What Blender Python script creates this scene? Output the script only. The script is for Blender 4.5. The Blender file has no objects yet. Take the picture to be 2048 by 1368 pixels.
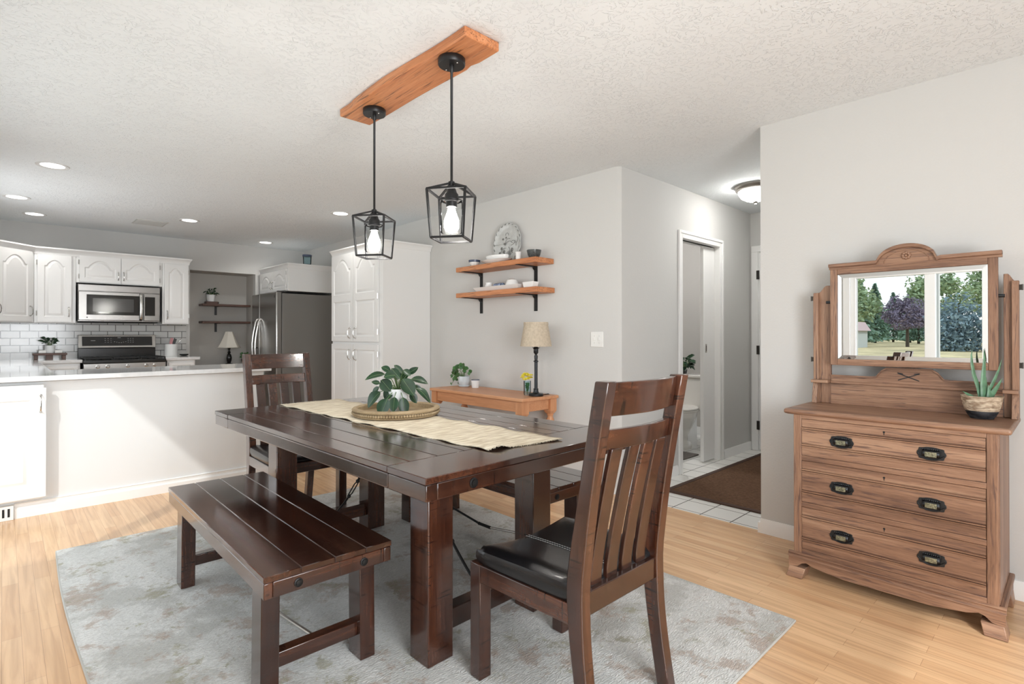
import bpy, bmesh, math, random
from mathutils import Vector, Matrix
random.seed(7)
S = bpy.context.scene
COL = S.collection
# ------------------------------------------------------------------ camera, sky, sun, daylight, added fill lights
cd = bpy.data.cameras.new('camera'); cam = bpy.data.objects.new('camera', cd); COL.objects.link(cam)
cam.location = (0, 0, 1.19)
cam.rotation_euler = (math.pi/2 + 0.0045, 0, -0.7596)
cd.sensor_width = 36; cd.lens = 1072/2048*36; cd.shift_y = -20/2048
cd.clip_start = 0.05; cd.clip_end = 500
S.camera = cam
S.view_settings.view_transform = 'Standard'; S.view_settings.look = 'None'
S.view_settings.exposure = 0.42; S.view_settings.gamma = 1.0; S.view_settings.use_curve_mapping = False
W = bpy.data.worlds.new('sky'); S.world = W; W.use_nodes = True
wn = W.node_tree.nodes; wl = W.node_tree.links
bg = wn['Background']; bg.inputs[1].default_value = 1.0
tc = wn.new('ShaderNodeTexCoord'); sp = wn.new('ShaderNodeSeparateXYZ'); cr = wn.new('ShaderNodeValToRGB')
wl.new(tc.outputs['Generated'], sp.inputs[0]); wl.new(sp.outputs[2], cr.inputs[0]); wl.new(cr.outputs[0], bg.inputs[0])
cr.color_ramp.elements[0].position = 0.0; cr.color_ramp.elements[0].color = (1.0, 1.0, 1.0, 1)
cr.color_ramp.elements[1].position = 0.5; cr.color_ramp.elements[1].color = (.76, .88, 1.0, 1)
sd = bpy.data.lights.new('sun', 'SUN'); sd.energy = 1.25; sd.angle = 0.02; sd.color = (1, .975, .94)
sun = bpy.data.objects.new('sun', sd); COL.objects.link(sun)
sun.rotation_euler = Vector((0.95, 0.98, -1.06)).to_track_quat('-Z', 'Y').to_euler()
def area(name, loc, d, sx, sy, power, color=(1, 1, 1)):
    l = bpy.data.lights.new(name, 'AREA'); l.shape = 'RECTANGLE'; l.size = sx; l.size_y = sy; l.energy = power; l.color = color
    o = bpy.data.objects.new(name, l); COL.objects.link(o); o.location = loc
    o.rotation_euler = Vector(d).to_track_quat('-Z', 'Y').to_euler(); return o
area('daylight_patio_door', (-0.66, 3.35, 1.05), (1, 0, 0), 2.0, 1.9, 14, (.95, .97, 1))
area('fill_rear', (.45, -1.72, 1.3), (.12, 1, 0.22), 1.5, 1.9, 98, (.93, .965, 1))  # area lamp added behind the camera to brighten the room
area('fill_kitchen', (-0.5, 6.2, 1.5), (1, 0, 0), 1.2, 0.9, 13, (.95, .97, 1))  # area lamp added on the left to brighten the kitchen
S.cycles.max_bounces = 8; S.cycles.diffuse_bounces = 5; S.cycles.glossy_bounces = 4; S.cycles.transparent_max_bounces = 12
S.cycles.caustics_reflective = False; S.cycles.caustics_refractive = False; S.cycles.sample_clamp_indirect = 4

# ------------------------------------------------------------------ materials
def new_mat(name):
    m = bpy.data.materials.new(name); m.use_nodes = True
    return m, m.node_tree.nodes, m.node_tree.links, m.node_tree.nodes['Principled BSDF']
def plain(name, c, rough=.5, metal=0, spec=.5, emit=None, es=0, bump=0, bscale=200, coat=0, var=0, vscale=8):
    m, n, l, b = new_mat(name)
    b.inputs['Base Color'].default_value = (*c, 1); b.inputs['Roughness'].default_value = rough
    b.inputs['Metallic'].default_value = metal; b.inputs['Specular IOR Level'].default_value = spec
    if coat: b.inputs['Coat Weight'].default_value = coat; b.inputs['Coat Roughness'].default_value = .1
    if emit: b.inputs['Emission Color'].default_value = (*emit, 1); b.inputs['Emission Strength'].default_value = es
    t = n.new('ShaderNodeTexCoord')
    if bump:
        x = n.new('ShaderNodeTexNoise'); x.inputs['Scale'].default_value = bscale; x.inputs['Detail'].default_value = 3
        u = n.new('ShaderNodeBump'); u.inputs['Strength'].default_value = bump; u.inputs['Distance'].default_value = .002
        l.new(t.outputs['Object'], x.inputs[0]); l.new(x.outputs[0], u.inputs['Height']); l.new(u.outputs[0], b.inputs['Normal'])
    if var:
        x = n.new('ShaderNodeTexNoise'); x.inputs['Scale'].default_value = vscale; x.inputs['Detail'].default_value = 4
        r = n.new('ShaderNodeValToRGB'); r.color_ramp.elements[0].position = .3; r.color_ramp.elements[1].position = .7
        r.color_ramp.elements[0].color = (*[v*(1-var) for v in c], 1); r.color_ramp.elements[1].color = (*[min(1, v*(1+var)) for v in c], 1)
        l.new(t.outputs['Object'], x.inputs[0]); l.new(x.outputs[0], r.inputs[0]); l.new(r.outputs[0], b.inputs['Base Color'])
    return m
def wood(name, c1, c2, c3, axis='y', fine=60, stretch=.06, rough=.4, bump=.15, marks=0, dark=(.02, .012, .01), coat=0, pores=0, spec=.5):
    """grain runs along axis"""
    m, n, l, b = new_mat(name)
    t = n.new('ShaderNodeTexCoord'); mp = n.new('ShaderNodeMapping')
    oi = n.new('ShaderNodeObjectInfo'); ad = n.new('ShaderNodeVectorMath'); ad.operation = 'ADD'
    mu = n.new('ShaderNodeVectorMath'); mu.operation = 'SCALE'; mu.inputs[3].default_value = 0.0
    l.new(t.outputs['Object'], mp.inputs[0])
    s = [1, 1, 1]; s['xyz'.index(axis)] = stretch
    mp.inputs['Scale'].default_value = s
    a = n.new('ShaderNodeTexNoise'); a.inputs['Scale'].default_value = fine*.22; a.inputs['Detail'].default_value = 6; a.inputs['Distortion'].default_value = .6
    f = n.new('ShaderNodeTexNoise'); f.inputs['Scale'].default_value = fine*2.4; f.inputs['Detail'].default_value = 4; f.inputs['Roughness'].default_value = .7
    l.new(mp.outputs[0], a.inputs[0]); l.new(mp.outputs[0], f.inputs[0])
    mx = n.new('ShaderNodeMix'); mx.inputs[0].default_value = .38; l.new(a.outputs[0], mx.inputs[2]); l.new(f.outputs[0], mx.inputs[3])
    r = n.new('ShaderNodeValToRGB'); e = r.color_ramp.elements
    e[0].position = .36; e[0].color = (*c1, 1); e[1].position = .64; e[1].color = (*c3, 1); k = e.new(.5); k.color = (*c2, 1)
    l.new(mx.outputs[0], r.inputs[0]); out = r.outputs[0]
    if pores:
        p = n.new('ShaderNodeTexNoise'); p.inputs['Scale'].default_value = fine*1.5; p.inputs['Detail'].default_value = 5; p.inputs['Distortion'].default_value = 1.5
        l.new(mp.outputs[0], p.inputs[0]); pr = n.new('ShaderNodeValToRGB'); pr.color_ramp.elements[0].position = .56; pr.color_ramp.elements[1].position = .66
        pr.color_ramp.elements[1].color = (pores, pores, pores, 1); pr.color_ramp.elements[0].color = (0, 0, 0, 1); l.new(p.outputs[0], pr.inputs[0])
        m3 = n.new('ShaderNodeMix'); m3.data_type = 'RGBA'; l.new(pr.outputs[0], m3.inputs[0]); l.new(out, m3.inputs[6]); m3.inputs[7].default_value = (*dark, 1); out = m3.outputs[2]
    if marks:
        mq = n.new('ShaderNodeMapping'); s2 = [9, 9, 9]; s2['xyz'.index(axis)] = 130; mq.inputs['Scale'].default_value = s2
        l.new(t.outputs['Object'], mq.inputs[0]); q = n.new('ShaderNodeTexNoise'); q.inputs['Scale'].default_value = 1; q.inputs['Detail'].default_value = 2
        l.new(mq.outputs[0], q.inputs[0]); qr = n.new('ShaderNodeValToRGB'); qr.color_ramp.elements[0].position = .61; qr.color_ramp.elements[1].position = .66
        qr.color_ramp.elements[1].color = (marks, marks, marks, 1); qr.color_ramp.elements[0].color = (0, 0, 0, 1); l.new(q.outputs[0], qr.inputs[0])
        m3 = n.new('ShaderNodeMix'); m3.data_type = 'RGBA'; l.new(qr.outputs[0], m3.inputs[0]); l.new(out, m3.inputs[6]); m3.inputs[7].default_value = (*dark, 1); out = m3.outputs[2]
    l.new(out, b.inputs['Base Color']); b.inputs['Roughness'].default_value = rough; b.inputs['Specular IOR Level'].default_value = spec
    if coat: b.inputs['Coat Weight'].default_value = coat; b.inputs['Coat Roughness'].default_value = .12
    u = n.new('ShaderNodeBump'); u.inputs['Strength'].default_value = bump; u.inputs['Distance'].default_value = .001
    l.new(f.outputs[0], u.inputs['Height']); l.new(u.outputs[0], b.inputs['Normal'])
    return m
def glass_mat(name, tint=(1, 1, 1), refl=.08, rough=0):
    m, n, l, b = new_mat(name); n.remove(b)
    tr = n.new('ShaderNodeBsdfTransparent'); tr.inputs[0].default_value = (*tint, 1)
    g = n.new('ShaderNodeBsdfGlossy'); g.inputs['Roughness'].default_value = rough
    x = n.new('ShaderNodeMixShader'); fr = n.new('ShaderNodeLayerWeight'); fr.inputs[0].default_value = refl
    l.new(fr.outputs['Fresnel'], x.inputs[0]); l.new(tr.outputs[0], x.inputs[1]); l.new(g.outputs[0], x.inputs[2])
    l.new(x.outputs[0], n['Material Output'].inputs[0]); return m
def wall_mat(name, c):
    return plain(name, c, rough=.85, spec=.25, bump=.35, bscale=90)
def ceiling_mat():
    m, n, l, b = new_mat('ceiling_knockdown_texture')
    b.inputs['Base Color'].default_value = (.80, .83, .845, 1); b.inputs['Roughness'].default_value = .85; b.inputs['Specular IOR Level'].default_value = .3
    t = n.new('ShaderNodeTexCoord'); a = n.new('ShaderNodeTexNoise'); a.inputs['Scale'].default_value = 22; a.inputs['Detail'].default_value = 3; a.inputs['Distortion'].default_value = 2.6
    r = n.new('ShaderNodeValToRGB'); r.color_ramp.elements[0].position = .54; r.color_ramp.elements[1].position = .60
    c2 = n.new('ShaderNodeTexNoise'); c2.inputs['Scale'].default_value = 5; mu = n.new('ShaderNodeMath'); mu.operation = 'MULTIPLY'
    u = n.new('ShaderNodeBump'); u.inputs['Strength'].default_value = .85; u.inputs['Distance'].default_value = .004
    l.new(t.outputs['Object'], a.inputs[0]); l.new(t.outputs['Object'], c2.inputs[0]); l.new(a.outputs[0], r.inputs[0]); l.new(r.outputs[0], mu.inputs[0]); l.new(c2.outputs[0], mu.inputs[1])
    l.new(mu.outputs[0], u.inputs['Height']); l.new(u.outputs[0], b.inputs['Normal']); return m
def brick_mat(name, c1, c2, mortar, bw, rh, ms, axes, offset=.5, rough=.3, bias=0, grain=False, bump=.3, loc=(0, 0, 0), var=None):
    """axes: which object axes feed brick u (length) and v (rows)"""
    m, n, l, b = new_mat(name)
    t = n.new('ShaderNodeTexCoord'); se = n.new('ShaderNodeSeparateXYZ'); co = n.new('ShaderNodeCombineXYZ')
    mp = n.new('ShaderNodeMapping'); mp.inputs['Location'].default_value = loc
    l.new(t.outputs['Object'], mp.inputs[0]); l.new(mp.outputs[0], se.inputs[0])
    l.new(se.outputs['xyz'.index(axes[0])], co.inputs[0]); l.new(se.outputs['xyz'.index(axes[1])], co.inputs[1])
    k = n.new('ShaderNodeTexBrick'); k.offset = offset; k.inputs['Scale'].default_value = 1
    k.inputs['Color1'].default_value = (*c1, 1); k.inputs['Color2'].default_value = (*c2, 1); k.inputs['Mortar'].default_value = (*mortar, 1)
    k.inputs['Mortar Size'].default_value = ms; k.inputs['Mortar Smooth'].default_value = .1; k.inputs['Bias'].default_value = bias
    k.inputs['Brick Width'].default_value = bw; k.inputs['Row Height'].default_value = rh
    l.new(co.outputs[0], k.inputs[0]); out = k.outputs[0]
    if grain:
        m2 = n.new('ShaderNodeMapping'); s = [1, 1, 1]; s['xyz'.index(axes[0])] = .05; m2.inputs['Scale'].default_value = s
        l.new(t.outputs['Object'], m2.inputs[0]); g = n.new('ShaderNodeTexNoise'); g.inputs['Scale'].default_value = 45; g.inputs['Detail'].default_value = 6; g.inputs['Distortion'].default_value = .8
        l.new(m2.outputs[0], g.inputs[0]); gr = n.new('ShaderNodeValToRGB'); gr.color_ramp.elements[0].color = (.85, .81, .76, 1); gr.color_ramp.elements[1].color = (1.1, 1.08, 1.05, 1)
        gr.color_ramp.elements[0].position = .3; gr.color_ramp.elements[1].position = .62; l.new(g.outputs[0], gr.inputs[0])
        x = n.new('ShaderNodeMix'); x.data_type = 'RGBA'; x.blend_type = 'MULTIPLY'; x.inputs[0].default_value = 1; l.new(out, x.inputs[6]); l.new(gr.outputs[0], x.inputs[7]); out = x.outputs[2]
    l.new(out, b.inputs['Base Color']); b.inputs['Roughness'].default_value = rough
    u = n.new('ShaderNodeBump'); u.invert = True; u.inputs['Strength'].default_value = bump; u.inputs['Distance'].default_value = .002
    l.new(k.outputs['Fac'], u.inputs['Height']); l.new(u.outputs[0], b.inputs['Normal']); return m
def rug_mat():
    m, n, l, b = new_mat('faded_rug_pile')
    t = n.new('ShaderNodeTexCoord')
    def noise(scale, det=4, dist=0, map_scale=None, ro=.5):
        x = n.new('ShaderNodeTexNoise'); x.inputs['Scale'].default_value = scale; x.inputs['Detail'].default_value = det; x.inputs['Distortion'].default_value = dist; x.inputs['Roughness'].default_value = ro
        if map_scale:
            mp = n.new('ShaderNodeMapping'); mp.inputs['Scale'].default_value = map_scale; l.new(t.outputs['Object'], mp.inputs[0]); l.new(mp.outputs[0], x.inputs[0])
        else: l.new(t.outputs['Object'], x.inputs[0])
        return x
    def ramp(src, p0, p1, c0, c1):
        r = n.new('ShaderNodeValToRGB'); r.color_ramp.elements[0].position = p0; r.color_ramp.elements[1].position = p1
        r.color_ramp.elements[0].color = (*c0, 1); r.color_ramp.elements[1].color = (*c1, 1); l.new(src.outputs[0], r.inputs[0]); return r
    def mix(f, a, c):
        x = n.new('ShaderNodeMix'); x.data_type = 'RGBA'; l.new(f, x.inputs[0]); l.new(a, x.inputs[6])
        if isinstance(c, tuple): x.inputs[7].default_value = (*c, 1)
        else: l.new(c, x.inputs[7])
        return x.outputs[2]
    base = ramp(noise(3.2, 6, .5, (1.8, .4, 1)), .35, .65, (.66, .66, .63), (.82, .81, .78))
    fine = ramp(noise(140, 3, .8, (.5, 1.4, 1)), .35, .62, (.55, .55, .55), (0, 0, 0))
    o = base.outputs[0]
    o = mix(ramp(noise(2.6, 12, .3, None, .72), .50, .57, (0, 0, 0), (.6, .6, .6)).outputs[0], o, (.42, .41, .37))
    o = mix(ramp(noise(4.2, 12, .2, None, .76), .535, .59, (0, 0, 0), (.7, .7, .7)).outputs[0], o, (.40, .27, .19))
    o = mix(ramp(noise(5.6, 12, .2, None, .76), .56, .61, (0, 0, 0), (.7, .7, .7)).outputs[0], o, (.30, .27, .13))
    o = mix(fine.outputs[0], o, (.42, .41, .385))
    l.new(o, b.inputs['Base Color']); b.inputs['Roughness'].default_value = .95; b.inputs['Specular IOR Level'].default_value = .1
    b.inputs['Sheen Weight'].default_value = .25
    x = noise(140, 3, .8, (.5, 1.4, 1)); u = n.new('ShaderNodeBump'); u.inputs['Strength'].default_value = 1; u.inputs['Distance'].default_value = .008
    l.new(x.outputs[0], u.inputs['Height']); l.new(u.outputs[0], b.inputs['Normal']); return m
def weave_mat(name, c1, c2, sx, sy, bump=.6, rough=.9, stretch=(1, 1, 1)):
    m, n, l, b = new_mat(name); t = n.new('ShaderNodeTexCoord'); mp = n.new('ShaderNodeMapping'); mp.inputs['Scale'].default_value = stretch
    l.new(t.outputs['Object'], mp.inputs[0])
    x = n.new('ShaderNodeTexNoise'); x.inputs['Scale'].default_value = sx; x.inputs['Detail'].default_value = 4; l.new(mp.outputs[0], x.inputs[0])
    w = n.new('ShaderNodeTexVoronoi'); w.inputs['Scale'].default_value = sy; l.new(mp.outputs[0], w.inputs[0])
    r = n.new('ShaderNodeValToRGB'); r.color_ramp.elements[0].position = .35; r.color_ramp.elements[1].position = .65
    r.color_ramp.elements[0].color = (*c1, 1); r.color_ramp.elements[1].color = (*c2, 1); l.new(x.outputs[0], r.inputs[0]); l.new(r.outputs[0], b.inputs['Base Color'])
    u = n.new('ShaderNodeBump'); u.inputs['Strength'].default_value = bump; u.inputs['Distance'].default_value = .003; l.new(w.outputs[0], u.inputs['Height']); l.new(u.outputs[0], b.inputs['Normal'])
    b.inputs['Roughness'].default_value = rough; b.inputs['Specular IOR Level'].default_value = .2; return m
M = {}
M['wall'] = wall_mat('greige_wall_paint', (.585, .58, .565))
M['ceiling'] = ceiling_mat()
M['cab'] = plain('white_cabinet_paint', (.83, .83, .82), .35, bump=.04, bscale=60)
M['trim'] = plain('white_trim_paint', (.84, .84, .83), .4)
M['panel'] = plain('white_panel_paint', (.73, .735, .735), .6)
M['floor'] = brick_mat('honey_oak_strip_floor', (.62, .385, .215), (.74, .50, .30), (.40, .24, .13), .62, .057, .0007, 'yx', .37, .25, -.1, True, .12)
M['tile'] = brick_mat('white_floor_tile', (.78, .77, .74), (.80, .79, .76), (.10, .09, .08), .2032, .2032, .0035, 'yx', 0, .25, loc=(-3.363+.2032, -1.513, 0))
M['subway'] = brick_mat('white_subway_tile', (.60, .60, .585), (.68, .68, .665), (.10, .10, .095), .156, .0795, .0035, 'xz', .5, .12, loc=(.02, 0, .045))
M['quartz'] = plain('polished_pale_counter', (.74, .74, .74), .06, var=.05, vscale=40)
for ax in 'xyz':
    M['esp'+ax] = wood('espresso_stained_wood_'+ax, (.016, .005, .003), (.042, .013, .0065), (.095, .032, .015), ax, 34, .05, .26, .12, marks=.85, dark=(.004, .002, .002), coat=.8)
    M['esptop'+ax] = wood('polished_espresso_wood_'+ax, (.010, .004, .003), (.032, .011, .007), (.085, .030, .015), ax, 17, .07, .15, .0, marks=.35, dark=(.10, .045, .025), coat=.7)
    M['oak'+ax] = wood('aged_oak_'+ax, (.135, .070, .044), (.26, .142, .088), (.39, .235, .15), ax, 62, .05, .40, .35, dark=(.085, .048, .042), pores=.75)
    M['pine'+ax] = wood('orange_pine_'+ax, (.46, .20, .09), (.58, .27, .13), (.66, .34, .18), ax, 40, .06, .4, .15)
    M['cedar'+ax] = wood('rustic_cedar_'+ax, (.32, .10, .036), (.54, .205, .08), (.68, .31, .145), ax, 45, .045, .45, .25, dark=(.05, .02, .012), pores=.7)
    M['walnut'+ax] = wood('dark_walnut_'+ax, (.07, .035, .025), (.11, .055, .04), (.15, .08, .06), ax, 50, .06, .45, .1)
M['leather'] = plain('black_leather', (.006, .006, .007), .27, bump=.25, bscale=350, coat=.15)
M['stitch'] = plain('white_thread', (.6, .6, .6), .8)
M['iron'] = plain('black_iron', (.018, .018, .018), .42, .6, bump=.1, bscale=300)
M['steelmw'] = plain('soft_stainless', (.27, .26, .25), .27, 1, bump=.05, bscale=40)
M['blackmetal'] = plain('matte_black_metal', (.014, .014, .015), .38, .3)
M['steel'] = plain('brushed_steel', (.50, .49, .475), .24, 1, bump=.05, bscale=40)
M['fridge_side'] = plain('grey_fridge_side', (.23, .22, .205), .42, .3)
M['chrome'] = plain('polished_nickel', (.62, .61, .59), .18, 1)
M['pewter'] = plain('aged_pewter', (.05, .053, .057), .3, .9, bump=.5, bscale=500)
M['pewter_light'] = plain('worn_brass_plate', (.27, .27, .19), .3, .8, bump=.8, bscale=300, var=.6, vscale=160)
M['blackglass'] = plain('black_glass', (.012, .012, .013), .06, coat=.3)
M['greyglass'] = plain('grey_oven_glass', (.06, .06, .06), .12)
M['blackenamel'] = plain('black_enamel', (.012, .012, .012), .2)
M['silver_ring'] = plain('pale_metal_ring', (.70, .70, .69), .5)
M['porcelain'] = plain('white_porcelain', (.85, .85, .84), .15, coat=.3)
M['bisque'] = plain('bisque_porcelain', (.78, .755, .71), .15, coat=.3)
M['whitepot'] = plain('white_ceramic_pot', (.80, .82, .83), .4)
M['bluepot'] = plain('pale_blue_grey_pot', (.60, .66, .70), .4, var=.15, vscale=14)
M['navy'] = plain('navy_glaze', (.06, .08, .14), .3)
M['bluepattern'] = plain('blue_white_glaze', (.22, .30, .45), .25, var=.9, vscale=55)
M['darkbowl'] = plain('charcoal_speckled_glaze', (.055, .06, .06), .3, var=.8, vscale=160)
M['silverplate'] = plain('frosted_silver_plate', (.60, .61, .60), .35, .25, var=.1, vscale=30)
M['silverdark'] = plain('tarnished_silver', (.26, .26, .25), .4, .6)
M['leaf'] = plain('deep_green_leaf', (.010, .040, .014), .28, var=.45, vscale=18)
M['leaf2'] = plain('mid_green_leaf', (.045, .14, .035), .4, var=.4, vscale=25)
M['leafrib'] = plain('pale_leaf_rib', (.16, .24, .11), .5)
M['aloe'] = plain('grey_green_aloe', (.10, .21, .12), .38, var=.3, vscale=30)
M['stem'] = plain('green_stem', (.09, .16, .05), .5)
M['soil'] = plain('potting_soil', (.03, .02, .015), .95)
M['yellow'] = plain('yellow_petals', (.85, .72, .06), .6, var=.2, vscale=30)
M['jute'] = weave_mat('cream_jute_weave', (.60, .50, .36), (.90, .82, .66), 9, 60, 1.0, stretch=(1.2, 7, 1))
M['basket'] = weave_mat('tan_seagrass_weave', (.30, .21, .14), (.66, .54, .40), 55, 90, 1.0, stretch=(.6, .6, 1.5))
M['basketdark'] = weave_mat('black_seagrass_weave', (.015, .015, .018), (.06, .06, .065), 30, 70, 1.0, stretch=(.6, .6, 1.5))
M['burlap'] = weave_mat('tan_linen_shade', (.50, .42, .32), (.60, .51, .40), 60, 300, .3)
M['cream'] = plain('cream_fabric_shade', (.74, .70, .62), .8)
M['traywood'] = wood('weathered_tray_wood', (.22, .15, .08), (.34, .25, .14), (.45, .34, .21), 'x', 40, .1, .6, .2)
M['rug'] = rug_mat()
M['rugedge'] = plain('rug_binding', (.44, .43, .40), .9)
M['matbrown'] = weave_mat('brown_woven_mat', (.085, .042, .022), (.135, .072, .040), 60, 220, .8)
M['matedge'] = plain('dark_brown_binding', (.055, .026, .016), .85)
M['bathmat'] = plain('grey_brown_bath_mat', (.10, .085, .075), .95, bump=.6, bscale=120)
M['bulb'] = plain('lit_bulb', (1, 1, 1), .5, emit=(1, .96, .90), es=130)
M['bulbneck'] = plain('bulb_frosted_neck', (.8, .8, .8), .5, emit=(1, .97, .92), es=.25)
M['canlens'] = plain('lit_downlight', (1, 1, 1), .5, emit=(1, .98, .95), es=2.2)
M['domeglass'] = plain('lit_frosted_glass', (1, 1, 1), .3, emit=(1, .98, .94), es=30)
M['glass'] = glass_mat('clear_glass', (.965, .975, .975), .12)
M['window'] = glass_mat('window_glass', (.97, .99, .99), .05)
M['bluetint'] = glass_mat('clear_vase_glass', (.84, .92, .94), .2)
M['mirror'] = plain('mirror_silver', (.93, .95, .95), .0, 1)
M['nickel'] = plain('brushed_nickel', (.42, .39, .36), .3, 1)
M['hinge'] = plain('dark_bronze_hinge', (.05, .045, .04), .4, .8)
M['white'] = plain('white_plastic', (.82, .82, .80), .4)
M['vent'] = plain('grey_painted_vent', (.58, .58, .56), .5)
M['dark'] = plain('dark_gap', (.01, .01, .01), .8)
M['pink'] = plain('pink_handle', (.55, .25, .26), .5)
M['dkgrey'] = plain('dark_grey_plastic', (.06, .06, .06), .5)
M['ink'] = plain('grey_lettering', (.45, .45, .45), .5)
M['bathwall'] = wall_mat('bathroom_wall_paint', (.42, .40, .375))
M['nichewall'] = wall_mat('niche_wall_paint', (.52, .505, .475))
M['cord'] = plain('black_cord', (.01, .01, .01), .6)

# ------------------------------------------------------------------ mesh helpers
ORG = {}
class MB:
    def __init__(s): s.v = []; s.f = []; s.sm = []
    def add(s, vs, fs, smooth=False):
        k = len(s.v); s.v += [tuple(v) for v in vs]; s.f += [tuple(i+k for i in f) for f in fs]; s.sm += [smooth]*len(fs); return s
    def box(s, x0, x1, y0, y1, z0, z1):
        return s.add([(x0, y0, z0), (x1, y0, z0), (x1, y1, z0), (x0, y1, z0), (x0, y0, z1), (x1, y0, z1), (x1, y1, z1), (x0, y1, z1)],
                     [(0, 3, 2, 1), (4, 5, 6, 7), (0, 1, 5, 4), (1, 2, 6, 5), (2, 3, 7, 6), (3, 0, 4, 7)])
    def taper(s, a, za, b, zb):
        """a,b=(x0,x1,y0,y1) at za and zb"""
        return s.add([(a[0], a[2], za), (a[1], a[2], za), (a[1], a[3], za), (a[0], a[3], za), (b[0], b[2], zb), (b[1], b[2], zb), (b[1], b[3], zb), (b[0], b[3], zb)],
                     [(0, 3, 2, 1), (4, 5, 6, 7), (0, 1, 5, 4), (1, 2, 6, 5), (2, 3, 7, 6), (3, 0, 4, 7)])
    def prism(s, poly, axis, a0, a1, smooth=False):
        n = len(poly)
        def P(p, a): return (a, p[0], p[1]) if axis == 'x' else (p[0], a, p[1]) if axis == 'y' else (p[0], p[1], a)
        s.add([P(p, a0) for p in poly]+[P(p, a1) for p in poly], [tuple(range(n)), tuple(range(2*n-1, n-1, -1))])
        k = len(s.v)-2*n
        for i in range(n):
            j = (i+1) % n; s.f.append((k+i, k+n+i, k+n+j, k+j)); s.sm.append(smooth)
        return s
    def strip(s, lo, hi, axis, a0, a1):
        """solid between two curves lo/hi (same number of points), for shapes with concave outlines"""
        n = len(lo)
        def P(p, a): return (a, p[0], p[1]) if axis == 'x' else (p[0], a, p[1]) if axis == 'y' else (p[0], p[1], a)
        vs = [P(p, a0) for p in lo]+[P(p, a0) for p in hi]+[P(p, a1) for p in lo]+[P(p, a1) for p in hi]; fs = []
        for i in range(n-1):
            fs += [(i, i+1, n+i+1, n+i), (2*n+i, 3*n+i, 3*n+i+1, 2*n+i+1), (i, 2*n+i, 2*n+i+1, i+1), (n+i, n+i+1, 3*n+i+1, 3*n+i)]
        fs += [(0, n, 3*n, 2*n), (n-1, 3*n-1, 4*n-1, 2*n-1)]
        return s.add(vs, fs)
    def bar(s, p0, p1, w, h=None, up=(0, 0, 1)):
        h = h or w; p0 = Vector(p0); p1 = Vector(p1); d = (p1-p0).normalized(); u = Vector(up)
        if abs(d.dot(u)) > .98: u = Vector((1, 0, 0))
        r = d.cross(u).normalized(); u = r.cross(d).normalized(); vs = []
        for p in (p0, p1):
            for a, b in ((-1, -1), (1, -1), (1, 1), (-1, 1)): vs.append(p+r*a*w/2+u*b*h/2)
        return s.add(vs, [(0, 1, 2, 3), (7, 6, 5, 4), (0, 4, 5, 1), (1, 5, 6, 2), (2, 6, 7, 3), (3, 7, 4, 0)])
    def tube(s, pts, r, seg=8, caps=True):
        pts = [Vector(p) for p in pts]; n = len(pts); rs = r if isinstance(r, (list, tuple)) else [r]*n; vs = []; fs = []
        ref = None
        for i, p in enumerate(pts):
            d = (pts[min(i+1, n-1)]-pts[max(i-1, 0)]).normalized()
            if ref is None: ref = Vector((0, 0, 1)) if abs(d.z) < .9 else Vector((1, 0, 0))
            a = d.cross(ref).normalized(); b = a.cross(d).normalized(); ref = b
            for k in range(seg):
                t = 2*math.pi*k/seg; vs.append(p+(a*math.cos(t)+b*math.sin(t))*rs[i])
        for i in range(n-1):
            for k in range(seg): fs.append((i*seg+k, i*seg+(k+1) % seg, (i+1)*seg+(k+1) % seg, (i+1)*seg+k))
        if caps: fs += [tuple(range(seg))[::-1], tuple((n-1)*seg+k for k in range(seg))]
        return s.add(vs, fs, True)
    def lathe(s, prof, c=(0, 0, 0), seg=24, axis='z', caps=True, sx=1, sy=1, smooth=True):
        vs = []; fs = []; n = len(prof)
        for r, h in prof:
            for k in range(seg):
                t = 2*math.pi*k/seg; a, b = r*math.cos(t)*sx, r*math.sin(t)*sy
                p = (a, b, h) if axis == 'z' else (h, a, b) if axis == 'x' else (a, h, b)
                vs.append((c[0]+p[0], c[1]+p[1], c[2]+p[2]))
        for i in range(n-1):
            for k in range(seg): fs.append((i*seg+k, i*seg+(k+1) % seg, (i+1)*seg+(k+1) % seg, (i+1)*seg+k))
        if caps: fs += [tuple(range(seg))[::-1], tuple((n-1)*seg+k for k in range(seg))]
        return s.add(vs, fs, smooth)
    def ball(s, c, r, seg=12, rings=8, sz=1):
        return s.lathe([(max(1e-4, r*math.sin(math.pi*i/rings)), -r*sz*math.cos(math.pi*i/rings)) for i in range(rings+1)], c, seg)
    def grid(s, fn, nu, nv, smooth=True):
        vs = [fn(i/nu, j/nv) for i in range(nu+1) for j in range(nv+1)]
        return s.add(vs, [(i*(nv+1)+j, (i+1)*(nv+1)+j, (i+1)*(nv+1)+j+1, i*(nv+1)+j+1) for i in range(nu) for j in range(nv)], smooth)
    def xf(s, mat, k0=0):
        s.v = s.v[:k0]+[tuple(mat @ Vector(v)) for v in s.v[k0:]]; return s
    def build(s, name, mat, parent=None, origin=None, bevel=0, seg=2, fix=True, solid=0, subsurf=0, weld=False):
        o = ORG.get(parent.name, Vector((0, 0, 0))) if parent else Vector(origin or (0, 0, 0))
        me = bpy.data.meshes.new(name); me.from_pydata([tuple(Vector(v)-o) for v in s.v], [], s.f)
        for p, q in zip(me.polygons, s.sm): p.use_smooth = q
        if fix:
            bm = bmesh.new(); bm.from_mesh(me)
            if weld: bmesh.ops.remove_doubles(bm, verts=bm.verts, dist=1e-5)
            bmesh.ops.recalc_face_normals(bm, faces=bm.faces); bm.to_mesh(me); bm.free()
        me.set_sharp_from_angle(angle=.75)
        me.materials.append(M[mat] if isinstance(mat, str) else mat)
        ob = bpy.data.objects.new(name, me); COL.objects.link(ob)
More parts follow.
